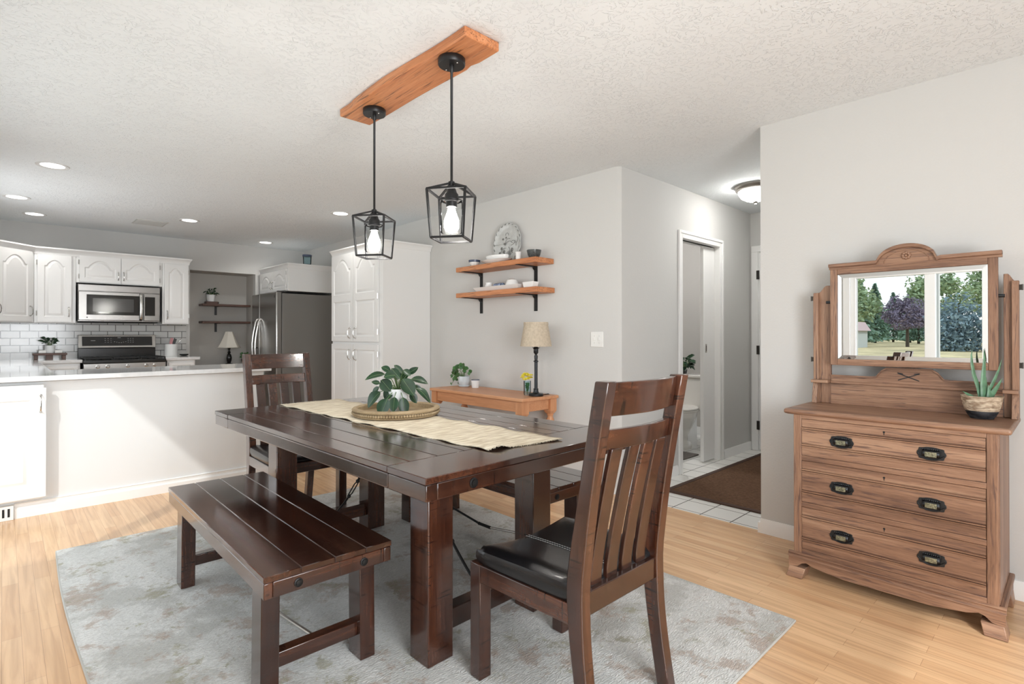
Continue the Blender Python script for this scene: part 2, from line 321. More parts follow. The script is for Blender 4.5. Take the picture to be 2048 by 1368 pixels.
        if parent: ob.parent = parent
        else: ob.location = o
        ORG[ob.name] = o
        if bevel:
            b = ob.modifiers.new('bevel', 'BEVEL'); b.width = bevel; b.segments = seg; b.limit_method = 'ANGLE'; b.angle_limit = .6
        if solid:
            d = ob.modifiers.new('solid', 'SOLIDIFY'); d.thickness = solid; d.offset = 0
        if subsurf:
            d = ob.modifiers.new('sub', 'SUBSURF'); d.levels = subsurf; d.render_levels = subsurf
        return ob
def tag(o, label=None, cat=None, group=None, kind=None):
    if label: o['label'] = label
    if cat: o['category'] = cat
    if group: o['group'] = group
    if kind: o['kind'] = kind
    return o
def thing(name, label, cat, loc=(0, 0, 0), group=None):
    o = bpy.data.objects.new(name, None); COL.objects.link(o); o.location = loc; o.empty_display_size = .05
    ORG[o.name] = Vector(loc); return tag(o, label, cat, group)
def struct(mb, name, mat, **k): return tag(mb.build(name, mat, **k), kind='structure')
def copy_tree(o, loc=None, rz=None, label=None, parent=None):
    c = o.copy(); COL.objects.link(c)
    if parent: c.parent = parent
    if loc is not None: c.location = loc
    if rz is not None: c.rotation_euler = (0, 0, rz)
    if label: c['label'] = label
    for ch in list(o.children): copy_tree(ch, parent=c)
    return c
def B(*a): return MB().box(*a)

# ------------------------------------------------------------------ room shell
CH = 2.443
XW, XL, YH, YK = 3.31, -0.50, 2.33, 8.07
struct(B(XL-.15, 3.335, -1.75, 8.6, -.06, 0), 'floor', 'floor')
struct(MB().box(3.335, 7.6, 1.0, 4.6, -.06, 0), 'floor_hall_tile', 'tile')
struct(B(XL-.15, 7.6, -1.75, 8.8, CH, CH+.1), 'ceiling', 'ceiling')
struct(B(XW, XW+.12, -1.75, 1.31, 0, CH), 'wall_right', 'wall')
# shelf wall with chamfered end toward the hall
w = MB().prism([(XW, 8.07), (XW, YH+.035), (XW+.03, YH), (XW+.12, YH), (XW+.12, 8.07)], 'z', 0, CH)
struct(w, 'wall_dining', 'wall')
# hall left wall with pocket-door opening
DX0, DX1, DH = 4.21, 4.93, 2.03
struct(B(XW+.12, DX0, YH, YH+.12, 0, CH).box(DX1, 5.63, YH, YH+.12, 0, CH).box(DX0, DX1, YH, YH+.12, DH, CH), 'wall_hall_left', 'wall')
struct(B(XW+.12, 5.75, 1.19, 1.31, 0, CH), 'wall_hall_right', 'wall')
struct(B(5.63, 5.75, 1.31, YH+.12, 0, CH), 'wall_hall_end', 'wall')
# bathroom shell
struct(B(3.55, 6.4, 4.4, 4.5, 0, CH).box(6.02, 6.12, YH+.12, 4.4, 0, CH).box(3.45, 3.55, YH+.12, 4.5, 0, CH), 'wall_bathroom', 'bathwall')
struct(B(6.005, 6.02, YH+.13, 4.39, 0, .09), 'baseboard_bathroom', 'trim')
# kitchen back wall with niche
NX0, NX1, NZ = 1.79, 2.612, 2.045
struct(B(-.5, NX0, YK, YK+.1, 0, CH).box(NX0, NX1, YK, YK+.1, NZ, CH).box(NX1, 3.43, YK, YK+.1, 0, CH), 'wall_kitchen_back', 'wall')
struct(B(NX0-.02, NX1+.02, 8.46, 8.56, 0, 2.1).box(NX1, NX1+.1, YK+.1, 8.5, 0, 2.1).box(NX0-.1, NX0, YK+.1, 8.5, 0, 2.1).box(NX0, NX1, YK+.1, 8.5, NZ, 2.15), 'wall_niche', 'nichewall')
struct(B(-.36, 1.747, YK-.008, YK, .9, 1.36), 'wall_backsplash', 'subway')
# kitchen left wall with an opening for the added kitchen fill lamp
struct(B(-.62, -.37, 4.75, 5.6, 0, CH).box(-.62, -.37, 6.6, YK, 0, CH).box(-.62, -.37, 5.6, 6.6, 0, 1.05).box(-.62, -.37, 5.6, 6.6, 2.0, CH), 'wall_kitchen_left', 'wall')
# window wall beside the camera: patio door and slider window
WY0, WY1, WZ0, WZ1 = .325, 1.735, .905, 1.86
PY0, PY1, PZ = 2.30, 4.42, 2.15
wl_ = MB()
wl_.box(XL-.10, XL, -1.75, WY0, 0, CH).box(XL-.10, XL, WY0, WY1, 0, WZ0).box(XL-.10, XL, WY0, WY1, WZ1, CH)
wl_.box(XL-.10, XL, WY1, PY0, 0, CH).box(XL-.10, XL, PY0, PY1, PZ, CH).box(XL-.10, XL, PY1, 4.75, 0, CH)
struct(wl_, 'wall_left', 'wall')
struct(B(XL-.12, -.33, -1.68, -1.56, 0, CH).box(1.23, XW+.12, -1.68, -1.56, 0, CH).box(-.33, 1.23, -1.68, -1.56, 0, .33).box(-.33, 1.23, -1.68, -1.56, 2.28, CH), 'wall_rear', 'wall')  # unseen wall, its opening added for the rear fill lamp
def slider(name, y0, y1, z0, z1, f=.05, ym=None):
    t = thing(name, None, None, (XL-.06, (y0+y1)/2, z0)); t['kind'] = 'structure'
    x0, x1 = XL-.10, XL-.01; ym = ym or (y0+y1)/2
    B(x0, x1, y0, y0+f, z0, z1).box(x0, x1, y1-f, y1, z0, z1).box(x0, x1, y0+f, y1-f, z1-f, z1).box(x0, x1, y0+f, y1-f, z0, z0+f).build('window_frame', 'trim', t, bevel=.003)
    B(x0+.01, x1-.01, ym-.045, ym+.045, z0+f, z1-f).build('mullion', 'trim', t, bevel=.003)
    B(XL-.055, XL-.05, y0+f, ym-.045, z0+f, z1-f).build('pane', 'window', t)
    B(XL-.055, XL-.05, ym+.045, y1-f, z0+f, z1-f).build('pane', 'window', t)
    return t
slider('window_1', WY0, WY1, WZ0, WZ1)
slider('door_1', PY0, PY1, .0, PZ, .06, 2.86)
# casing around window_1 on the room side
cs = MB()
for a in ((WY0-.07, WY0, WZ0-.07, WZ1+.07), (WY1, WY1+.07, WZ0-.07, WZ1+.07), (WY0, WY1, WZ1, WZ1+.07), (WY0, WY1, WZ0-.07, WZ0)):
    cs.box(XL, XL+.015, a[0], a[1], a[2], a[3])
struct(cs, 'trim_1', 'trim', bevel=.004)
# baseboards
def bb_x(x, y0, y1, s, h=.085, t=.014):   # board on plane X=x, room on side s
    p = [(x, 0), (x+s*t, 0), (x+s*t, h*.72), (x+s*t*.5, h), (x, h)]
    return MB().prism([(q[0], q[1]) for q in p], 'y', y0, y1)
def bb_y(y, x0, x1, s, h=.085, t=.014):
    p = [(y, 0), (y+s*t, 0), (y+s*t, h*.72), (y+s*t*.5, h), (y, h)]
    return MB().prism(p, 'x', x0, x1)
b_ = bb_x(XW, -1.63, 1.31, -1); b_.box(XW-.014, XW+.12, 1.31, 1.324, 0, .062)
struct(b_, 'baseboard_right', 'trim')
struct(bb_x(XW, 2.37, 4.70, -1), 'baseboard_dining', 'trim')
h_ = bb_y(YH, XW+.03, 4.14, -1); k_ = bb_y(YH, 5.0, 5.63, -1); h_.add(k_.v, k_.f)
struct(h_, 'baseboard_hall', 'trim')
# pocket door casing + door
def casing(mb, x0, x1, z1, y, wd=.065, t=.018):
    for a, c, e, g in ((x0-wd, x0, 0, z1+wd), (x1, x1+wd, 0, z1+wd), (x0, x1, z1, z1+wd)):
        mb.box(a, c, y-t*.6, y, e, g)
    for a, c, e, g in ((x0-wd, x0-wd*.6, 0, z1+wd), (x1+wd*.6, x1+wd, 0, z1+wd), (x0-wd*.6, x1+wd*.6, z1+wd*.6, z1+wd)):
        mb.box(a, c, y-t, y-t*.5, e, g)
    return mb
struct(casing(MB(), DX0+.012, DX1-.012, DH-.012, YH), 'trim_2', 'trim', bevel=.003)
struct(B(DX0, DX0+.012, YH-.005, YH+.125, 0, DH).box(DX1-.012, DX1, YH-.005, YH+.125, 0, DH).box(DX0+.012, DX1-.012, YH-.005, YH+.04, DH-.012, DH).box(DX0+.012, DX1-.012, YH+.085, YH+.125, DH-.012, DH), 'trim_3', 'trim', bevel=.002)
struct(B(DX0+.012, DX1-.012, YH+.045, YH+.08, DH-.008, DH), 'trim_4', 'dark')
pd = thing('door_2', None, None, (4.80, YH+.06, 0)); pd['kind'] = 'structure'
B(4.70, 4.915, YH+.045, YH+.08, .012, DH-.02).build('door_panel', 'trim', pd, bevel=.002)
q = B(4.735, 4.757, YH+.041, YH+.046, 1.02, 1.10); q.build('flush_pull', 'nickel', pd, bevel=.001)
B(4.741, 4.751, YH+.0405, YH+.0415, 1.035, 1.085).build('pull_recess', 'dark', pd)
B(DX0+.012, DX0+.016, YH+.05, YH+.075, 1.0, 1.08).build('latch_plate', 'nickel', pd)
# entry door at the end of the hall
ed = thing('door_3', None, None, (5.6, 1.8, 0)); ed['kind'] = 'structure'
B(5.615, 5.65, 1.36, 2.235, .012, 2.02).build('door_panel', 'trim', ed, bevel=.003)
for z in (.26, 1.03, 1.80):
    MB().lathe([(.007, -.045), (.007, .045)], (5.607, 2.243, z), 10).box(5.609, 5.6145, 2.234, 2.262, z-.045, z+.045).build('hinge', 'hinge', ed)
struct(B(5.612, 5.63, 2.247, 2.315, 0, 2.035).box(5.612, 5.63, 1.33, 2.315, 2.035, 2.10).box(5.62, 5.63, 2.235, 2.247, 0, 2.035), 'trim_5', 'trim', bevel=.004)

# unseen roof added outside the dining window to block its sun
struct(B(XL-1.9, XL-.102, -3.2, 1.35, 2.50, 2.62).box(XL-1.85, XL-1.75, -3.1, -3.0, -.05, 2.5).box(XL-1.85, XL-1.75, 1.2, 1.3, -.05, 2.5), 'added_shade_roof', 'trim')

# ------------------------------------------------------------------ ceiling items
def recessed(x, y, label):
    t = thing('recessed_light', label, 'light', (x, y, CH), 'recessed ceiling lights over the kitchen')
    MB().lathe([(.072, -.002), (.098, -.006), (.100, 0), (.072, 0)], (x, y, CH), 32, caps=False).build('trim_ring', 'silver_ring', t)
    MB().lathe([(.001, -.003), (.072, -.003)], (x, y, CH), 32, caps=False).build('lens', 'canlens', t, fix=False)
    l = bpy.data.lights.new('downlight_lamp', 'SPOT'); l.energy = 10; l.spot_size = 2.6; l.spot_blend = .8; l.shadow_soft_size = .06; l.color = (1, .97, .93)
    lo = bpy.data.objects.new('downlight_lamp', l); COL.objects.link(lo); lo.parent = t; lo.location = (0, 0, -.02)
for (x, y), lb in zip(((.263, 5.226), (.086, 6.651), (.234, 7.462), (1.484, 6.714), (2.591, 7.609), (2.533, 5.248)),
    ('round white recessed ceiling light nearest the left edge, largest in view', 'round recessed ceiling light at the far left, second of the left row',
     'round recessed ceiling light nearest the left upper cabinets, third of the left row', 'round recessed ceiling light just right of the ceiling vent',
     'small round recessed ceiling light in front of the fridge, farthest away', 'round recessed ceiling light left of the black lantern pendant')):
    recessed(x, y, lb)
v = thing('ceiling_vent', 'rectangular grey louvered vent in the kitchen ceiling', 'vent', (1.19, 7.14, CH))
B(1.04, 1.34, 6.98, 7.30, CH-.006, CH).build('frame', 'vent', v, bevel=.002)
s_ = MB()
for i in range(14): s_.box(1.055, 1.325, 7.0+i*.0205, 7.012+i*.0205, CH-.010, CH-.005)
s_.build('louvers', 'vent', v)
# hall flush light
hx, hy = 4.60, 1.86
t = thing('flush_ceiling_light', 'frosted dome ceiling light with nickel rim in the hallway', 'light', (hx, hy, CH))
MB().lathe([(.165, 0), (.165, -.012), (.150, -.022), (.158, -.034), (.140, -.048), (.13, -.048)], (hx, hy, CH), 40).build('rim', 'nickel', t)
MB().lathe([(.138, -.046), (.134, -.065), (.112, -.098), (.07, -.122), (.03, -.133), (.004, -.135)], (hx, hy, CH), 40).build('glass_dome', 'domeglass', t)
MB().lathe([(.001, -.160), (.010, -.157), (.008, -.148), (.016, -.140), (.022, -.132), (.018, -.128)], (hx, hy, CH), 16).build('finial', 'nickel', t)

# ------------------------------------------------------------------ pendant fixture
n = 26; lo_ = []; hi_ = []
for i in range(n):
    y = 1.698+(2.818-1.698)*i/(n-1); f_ = i/(n-1)
    lo_.append((1.345+.008*math.sin(f_*7.5+.6)+.006*(f_ > .85)-.004*f_, y)); hi_.append((1.538-(.010 if .13 < f_ < .2 else 0)+.003*math.sin(f_*9), y))
brd = MB().strip(lo_, hi_, 'z', CH-.042, CH-.001)
o = brd.build('ceiling_mount_board', 'cedary', None, origin=(1.44, 2.26, CH), bevel=.006, seg=3)
tag(o, 'rustic live-edge orange wood board mounted on the ceiling above the table', 'board')
def pendant(cx, cy, ang, label):
    zb = CH-.042
    t = thing('pendant_light', label, 'pendant light', (cx, cy, zb), 'black lantern pendants over the dining table')
    c = MB().lathe([(.058, 0), (.060, -.003), (.060, -.026), (.057, -.030), (.001, -.030)], (cx, cy, zb), 32)
    cn = c.build('canopy', 'blackmetal', t)
    for a in (ang+.9, ang+.9+math.pi): MB().ball((cx+.042*math.cos(a), cy+.042*math.sin(a), zb-.032), .004, 8, 6).build('screw', 'chrome', cn)
    MB().lathe([(.010, -.028), (.010, -.055), (.0058, -.060), (.0058, -.535), (.009, -.540), (.009, -.555)], (cx, cy, zb), 12).build('rod', 'blackmetal', t)
    R = Matrix.Rotation(ang, 4, 'Z'); zt, zl, za = 1.813, 1.607, 1.856; ht, hb = .120, .100; w = .0085
    tp = [Vector((cx, cy, zt))+R @ Vector((ht*math.cos(math.pi/4+i*math.pi/2), ht*math.sin(math.pi/4+i*math.pi/2), 0)) for i in range(4)]
    bt = [Vector((cx, cy, zl))+R @ Vector((hb*math.cos(math.pi/4+i*math.pi/2), hb*math.sin(math.pi/4+i*math.pi/2), 0)) for i in range(4)]
    cg = MB()
    for i in range(4):
        j = (i+1) % 4; cg.bar(tp[i], tp[j], w).bar(bt[i], bt[j], w).bar(tp[i], bt[i], w).bar(tp[i], (cx, cy, za), w)
    cg.lathe([(.014, .004), (.014, -.012)], (cx, cy, za), 12)
    cg.build('lantern_cage', 'blackmetal', t)
    MB().lathe([(.010, za-.004), (.024, za-.045), (.030, za-.052), (.030, za-.082), (.024, za-.084), (.024, za-.108)], (cx, cy, 0), 20).build('socket', 'blackmetal', t)
    MB().lathe([(.030, 1.780), (.046, 1.777), (.0495, 1.768), (.0495, 1.642), (.046, 1.636)], (cx, cy, 0), 40, caps=False).build('glass_shade', 'glass', t)
    MB().lathe([(.0475, 1.778), (.0505, 1.777), (.0505, 1.773), (.0475, 1.774)], (cx, cy, 0), 32, caps=False).build('shade_ring', 'blackmetal', t)
    bb = MB().lathe([(.014, 1.750), (.0165, 1.735), (.024, 1.712), (.031, 1.694), (.034, 1.676), (.032, 1.658), (.024, 1.644), (.012, 1.637), (.001, 1.635)], (cx, cy, 0), 24).build('light_bulb', 'bulb', t)
pendant(1.427, 1.888, math.radians(36), 'nearer black lantern pendant with clear glass and lit bulb')
pendant(1.447, 2.600, math.radians(40), 'farther black lantern pendant with clear glass and lit bulb')

# ------------------------------------------------------------------ cabinet door builder
def arch_door(parent, name, mat4, w, h, arch=True, handle=None, hinges=None, th=.02, divs=1, stile=.055, toprail=.07):
    """door in local frame: x 0..w (right), z 0..h (up), front faces -y; mat4 places it"""
    k = MB().box(0, w, 0, th, 0, h)
    r = k
    # raised frame edge and raised panel rings
    def outline(x0, x1, z0, z1, ah):
        pts = [(x0, z0), (x1, z0)]
        if ah > 0:
            N = 14; sh = (x1-x0)*.10
            pts.append((x1, z1-ah)); pts.append((x1-sh, z1-ah))
            for i in range(1, N):
                a = i/N; pts.append((x1-sh-(x1-x0-2*sh)*a, z1-ah+ah*math.sin(math.pi*a)**.8))
            pts.append((x0+sh, z1-ah)); pts.append((x0, z1-ah))
        else: pts += [(x1, z1), (x0, z1)]
        return pts
    def ring(outer, inner, y0, y1):
        n = len(outer); vs = [(p[0], y0, p[1]) for p in outer]+[(p[0], y1, p[1]) for p in inner]
        r.add(vs, [(i, (i+1) % n, n+(i+1) % n, n+i) for i in range(n)])
    hh = h/divs
    for d in range(divs):
        z0 = d*hh+stile*(1 if d == 0 else .6); z1 = (d+1)*hh-(toprail*.6 if d < divs-1 else stile)
        ah = 0
        if arch and d == divs-1: ah = min(.22*w, (z1-z0)*.4)
        x0, x1 = stile, w-stile
        # frame face in front (recess): build frame as strip around the opening
        o1 = outline(x0, x1, z0, z1, ah); o2 = outline(x0+.010, x1-.010, z0+.010, z1-.010, ah)
        o3 = outline(x0+.018, x1-.018, z0+.018, z1-.018, ah); o4 = outline(x0+.036, x1-.036, z0+.036, z1-.036, ah*.95)
        ring(o1, o2, -.0006, -.007*-1); 
        ring(o2, o3, .007, .006); ring(o3, o4, .006, -.001)
        n_ = len(o4); r.add([(p[0], -.001, p[1]) for p in o4], [tuple(range(n_))])
    # the slab is pushed back and the frame is built around the openings
    r.v[:8] = [(x, y if y > 0 else .008, z) for (x, y, z) in r.v[:8]]
    def frame(x0, x1, z0, z1):
        r.box(x0, x1, 0, .0085, z0, z1)
    frame(0, stile, 0, h); frame(w-stile, w, 0, h)
    for d in range(divs):
        z0 = d*hh+stile*(1 if d == 0 else .6); z1 = (d+1)*hh-(toprail*.6 if d < divs-1 else stile)
        zb = 0 if d == 0 else d*hh; frame(stile, w-stile, zb, z0)
        ah = min(.22*w, (z1-z0)*.4) if arch and d == divs-1 else 0
        zt = h if d == divs-1 else (d+1)*hh
        if ah:
            o1 = outline(stile, w-stile, z0, z1, ah)[2:]
            lo = [(p[0], p[1]) for p in o1]; hi = [(p[0], zt) for p in o1]
            r.strip(lo, hi, 'y', 0, .0085)
        else: frame(stile, w-stile, z1, zt)
    r.xf(mat4)
    d = r.build(name, 'cab', parent, bevel=0, fix=True)
    if handle:
        hxp, hz0, hz1 = handle; hm = MB()
        hm.tube([(hxp, 0, hz0), (hxp, -.018, hz0+.004), (hxp, -.029, hz0+.022), (hxp, -.031, (hz0+hz1)/2), (hxp, -.029, hz1-.022), (hxp, -.018, hz1-.004), (hxp, 0, hz1)], [.006, .0045, .0045, .005, .0045, .0045, .006], 8)
        hm.ball((hxp, -.001, hz0), .008, 8, 6).ball((hxp, -.001, hz1), .008, 8, 6)
        hm.xf(mat4); hm.build('door_handle', 'chrome', d)
    if hinges:
        hxp, zs = hinges
        for z in zs:
            g = MB().tube([(hxp, -.002, z-.026), (hxp, -.002, z+.026)], .0045, 8); g.xf(mat4); g.build('door_hinge', 'chrome', d)
    return d
def T(x, y, z, rz=0): return Matrix.Translation((x, y, z)) @ Matrix.Rotation(rz, 4, 'Z')
def crown(mb, pts, z0, z1, out=.045):
    """pts: list of (x,y, nx,ny) outward; profile leaning outwards"""
    for (p, q) in zip(pts[:-1], pts[1:]):
        vs = []
        for (x, y, nx, ny) in (p, q):
            vs += [(x, y, z0), (x+nx*.008, y+ny*.008, z0), (x+nx*.012, y+ny*.012, z0+(z1-z0)*.3), (x+nx*out*.8, y+ny*out*.8, z0+(z1-z0)*.75), (x+nx*out, y+ny*out, z0+(z1-z0)*.8), (x+nx*out, y+ny*out, z1), (x, y, z1)]
        m = 7; mb.add(vs, [(i, (i+1) % m, m+(i+1) % m, m+i) for i in range(m)]+[tuple(range(m)), tuple(range(2*m-1, m-1, -1))])
    return mb

# ------------------------------------------------------------------ kitchen uppers (front plane y=7.74)
FY = 7.74; UZ0, UZ1 = 1.318, 2.095
g_up = 'white upper cabinets'
# corner diagonal cabinet
c = thing('wall_cabinet', 'white diagonal corner upper cabinet at the left edge, arched door', 'cabinet', (-.1, 7.8, UZ0), g_up)
MB().prism([(-.369, 7.436), (-.065, 7.436), (.24, 7.74), (.24, 8.061), (-.369, 8.061)], 'z', UZ0, UZ1).build('body', 'cab', c, bevel=.002)
arch_door(c, 'door', T(-.048, 7.453-.022, UZ0+.012, math.radians(45)) @ Matrix.Translation((0.004, -.004, 0)), .385, UZ1-UZ0-.03, handle=(.355, .06, .16))
s2 = math.sqrt(.5)
crown(MB(), [(-.065, 7.436, .38, -.92), (.24, 7.74, .38, -.92)], UZ1-.03, UZ1+.045).build('crown_moulding', 'cab', c)
# left wall cabinet, seen end on
c = thing('wall_cabinet', 'white upper cabinet on the left wall, only its handle edge in view', 'cabinet', (-.2, 7.1, UZ0), g_up)
B(-.369, -.065, 6.74, 7.434, UZ0, UZ1).build('body', 'cab', c, bevel=.002)
for k_ in (0, 1): arch_door(c, 'door', T(-.043, 6.75+k_*.342, UZ0+.01, math.radians(90)), .336, UZ1-UZ0-.03, handle=(.30 if k_ == 0 else .035, .06, .16))
# single door
c = thing('wall_cabinet', 'white upper cabinet with one arched door left of the microwave', 'cabinet', (.42, 7.9, UZ0), g_up)
B(.242, .592, FY, 8.061, UZ0, UZ1).build('body', 'cab', c, bevel=.002)
arch_door(c, 'door', T(.268, FY-.022, UZ0+.012), .285, UZ1-UZ0-.045, handle=(.262, .06, .16), hinges=(-.006, (.09, .64)))
crown(MB(), [(.24, FY, 0, -1), (.592, FY, 0, -1)], UZ1-.03, UZ1+.045).build('crown_moulding', 'cab', c)
# over microwave
c = thing('wall_cabinet', 'short white two-door upper cabinet above the microwave', 'cabinet', (1.0, 7.9, 1.78), g_up)
B(.594, 1.416, FY, 8.061, 1.775, UZ1).build('body', 'cab', c, bevel=.002)
arch_door(c, 'door', T(.622, FY-.022, 1.785), .378, .295, handle=(.355, .04, .13), hinges=(-.006, (.06, .22)), stile=.045)
arch_door(c, 'door', T(1.006, FY-.022, 1.785), .378, .295, handle=(.023, .04, .13), hinges=(.384, (.06, .22)), stile=.045)
crown(MB(), [(.592, FY, 0, -1), (1.418, FY, 0, -1)], UZ1-.03, UZ1+.045).build('crown_moulding', 'cab', c)
# end cabinet
c = thing('wall_cabinet', 'narrow white upper cabinet with one arched door right of the microwave', 'cabinet', (1.56, 7.9, UZ0), g_up)
B(1.418, 1.705, FY, 8.061, UZ0, UZ1).build('body', 'cab', c, bevel=.002)
arch_door(c, 'door', T(1.438, FY-.022, UZ0+.012), .255, UZ1-UZ0-.045, handle=(.03, .05, .15), hinges=(.262, (.09, .64)), stile=.045)
crown(MB(), [(1.418, FY, 0, -1), (1.705, FY, .7, -.7), (1.705, 8.06, 1, 0)], UZ1-.03, UZ1+.045).build('crown_moulding', 'cab', c)

# ------------------------------------------------------------------ microwave
mw = thing('microwave', 'stainless over-the-range microwave between the white upper cabinets', 'microwave', (1.0, 7.85, 1.34))
X0, X1, Y0, Z0, Z1 = .606, 1.388, 7.70, 1.338, 1.758
B(X0, X1, Y0, 8.06, Z0, Z1).build('body', 'steelmw', mw, bevel=.004)
B(X0+.002, X1-.002, Y0-.012, Y0-.001, Z1-.075, Z1-.003).build('vent_panel', 'steelmw', mw, bevel=.003)
dm = B(X0+.002, X0+.60, Y0-.030, Y0-.001, Z0+.012, Z1-.080).build('door', 'steelmw', mw, bevel=.006)
B(X0+.075, X0+.575, Y0-.033, Y0-.029, Z0+.075, Z1-.115).build('door_glass', 'blackglass', dm, bevel=.003)
B(X0+.13, X0+.515, Y0-.0345, Y0-.0325, Z0+.11, Z1-.155).build('window_mesh', 'greyglass', dm)
MB().grid(lambda u, v: (X0+.585+.032*(v-.5)+.0*u, Y0-.035-.022*math.sin(math.pi*u)**.6-.006*math.sin(math.pi*v), Z0+.02+(Z1-Z0-.105)*u), 14, 4).build('door_handle', 'chrome', dm, solid=.008)
B(X0+.612, X1-.004, Y0-.026, Y0-.001, Z0+.012, Z1-.080).build('control_panel', 'steelmw', mw, bevel=.006)
B(X0+.625, X1-.055, Y0-.029, Y0-.0255, Z0+.075, Z1-.12).build('keypad', 'blackglass', mw, bevel=.002)
MB().lathe([(.001, 0), (.006, 0), (.006, -.002), (.001, -.002)], (X0+.08, Y0-.0305, Z0+.045), 12, 'y').build('badge', 'dkgrey', mw)
B(X0+.02, X1-.02, Y0+.02, 8.0, Z0-.012, Z0+.001).build('grille', 'dark', mw)

# ------------------------------------------------------------------ range
rg = thing('range_cooker', 'stainless gas range with black cooktop against the subway tile', 'range', (1.03, 7.7, 0))
RX0, RX1, RF = .634, 1.396, 7.41
B(RX0, RX1, RF+.03, 8.05, .02, .875).build('body', 'dkgrey', rg)
B(RX0, RX1, RF, RF+.03, .80, .868).build('control_strip', 'steel', rg, bevel=.004)
B(RX0, RX1, RF-.005, RF+.028, .16, .79).build('oven_door', 'steel', rg, bevel=.004)
MB().tube([(RX0+.05, RF-.005, .74), (RX0+.05, RF-.05, .74), (RX1-.05, RF-.05, .74), (RX1-.05, RF-.005, .74)], .012, 10).build('oven_handle', 'chrome', rg)
B(RX0-.004, RX1+.004, RF-.012, 7.96, .872, .905).build('cooktop', 'blackenamel', rg, bevel=.006)
gm = MB()
for gx0 in (RX0+.02, RX0+.273, RX0+.526):
    gx1 = gx0+.235
    for z in (.925,):
        gm.bar((gx0, RF+.04, z), (gx1, RF+.04, z), .012).bar((gx0, 7.90, z), (gx1, 7.90, z), .012).bar((gx0, RF+.04, z), (gx0, 7.90, z), .012).bar((gx1, RF+.04, z), (gx1, 7.90, z), .012)
        gm.bar((gx0, 7.66, z), (gx1, 7.66, z), .012).bar(((gx0+gx1)/2, RF+.04, z), ((gx0+gx1)/2, 7.90, z), .012)
        for yy in (RF+.16, 7.78): gm.bar((gx0, yy, z), (gx1, yy, z), .009)
    for px_ in (gx0, gx1):
        for py in (RF+.04, 7.90): gm.bar((px_, py, .903), (px_, py, .925), .012)
gm.build('burner_grates', 'iron', rg)
bn = MB()
for gx in (RX0+.137, RX0+.39, RX0+.643):
    for gy in (7.56, 7.78): bn.lathe([(.045, .904), (.045, .912), (.03, .916), (.001, .916)], (gx, gy, 0), 20)
bn.build('burners', 'iron', rg)
B(.628, 1.388, 7.955, 8.055, .905, 1.03).build('backguard', 'blackenamel', rg, bevel=.006)
bp = MB().prism([(7.925, 1.03), (8.055, 1.03), (8.055, 1.185), (7.96, 1.185)], 'x', .628, 1.388).build('control_backguard', 'steel', rg, bevel=.006)
dsp = MB().prism([(7.9275, 1.055), (7.935, 1.055), (7.9605, 1.165), (7.952, 1.165)], 'x', .665, 1.350).build('display_panel', 'blackglass', bp, bevel=.002)
im = MB()
def yb(z): return 7.9275+(z-1.055)*.2227-.001
for i in range(5): im.box(.745+i*.009, .751+i*.009, yb(1.115)-.001, yb(1.115), 1.113, 1.119)
for i in range(4): im.box(1.0+i*.008, 1.006+i*.008, yb(1.15)-.001, yb(1.15), 1.147, 1.154)
for r_ in range(3):
    for i in range(3):
        im.box(.875+i*.028, .886+i*.028, yb(1.095+r_*.022)-.001, yb(1.095+r_*.022), 1.095+r_*.022, 1.0985+r_*.022)
        im.box(1.10+i*.024, 1.11+i*.024, yb(1.095+r_*.022)-.001, yb(1.095+r_*.022), 1.095+r_*.022, 1.0985+r_*.022)
for i in range(6): im.box(.965+i*.022, .975+i*.022, yb(1.088+.006*abs(i-2.5))-.001, yb(1.088+.006*abs(i-2.5)), 1.086+.006*abs(i-2.5), 1.09+.006*abs(i-2.5))
im.build('panel_lettering', 'ink', bp)
for x in (.757, .845, 1.028, 1.204, 1.287):
    MB().lathe([(.020, 0), (.020, -.006), (.0155, -.008), (.0150, -.026), (.012, -.029), (.001, -.029)], (x, RF, .834), 18, 'y').build('knob', 'chrome', rg)

# ------------------------------------------------------------------ counters & base cabinets
CZ = .914
def counter(mb, name, label, org, grp=None):
    o = mb.build(name, 'quartz', None, origin=org, bevel=.004); tag(o, label, 'countertop'); return o
counter(MB().prism([(-.369, 5.375), (.27, 5.375), (.27, 7.44), (.628, 7.44), (.628, 8.06), (-.369, 8.06)], 'z', CZ-.034, CZ), 'countertop', 'pale countertop left of the range under the subway tile', (.1, 7, CZ))
counter(B(1.402, 1.765, 7.44, 8.06, CZ-.034, CZ), 'countertop', 'short pale countertop right of the range holding the utensil crock', (1.58, 7.7, CZ))
def basecab(name, label, x0, x1, y0, y1, face, doors):
    c = thing(name, label, 'cabinet', ((x0+x1)/2, (y0+y1)/2, 0), 'white base cabinets')
    B(x0, x1, y0, y1, .1, CZ-.0345).build('body', 'cab', c, bevel=.002)
    B(x0+.01, x1-.01, y0+.05, y1-.05, 0, .1).build('toe_kick', 'cab', c)
    for (m4, w, h, hd, ar, nm) in doors: arch_door(c, nm, m4, w, h, ar, handle=hd, stile=.045 if h > .2 else .03)
    return c
basecab('base_cabinet', 'white base cabinet left of the range, drawer front glimpsed over the peninsula', .02, .61, 7.47, 8.05, 'y', [(T(.29, 7.448, .12), .30, .56, (.03, .42, .52), False, 'door'), (T(.29, 7.448, .70), .30, .15, None, False, 'drawer_front')])
basecab('base_cabinet', 'white base cabinet right of the range beside the niche', 1.42, 1.715, 7.47, 8.05, 'y', [(T(1.435, 7.448, .12), .26, .56, (.03, .42, .52), False, 'door'), (T(1.435, 7.448, .70), .26, .15, None, False, 'drawer_front')])
basecab('base_cabinet', 'white base cabinet under the left counter, hidden behind the peninsula', -.36, .245, 5.40, 7.42, 'x', [(T(.267, 5.45+i*.49, .12, math.pi/2), .46, .72, None, False, 'door') for i in range(4)])
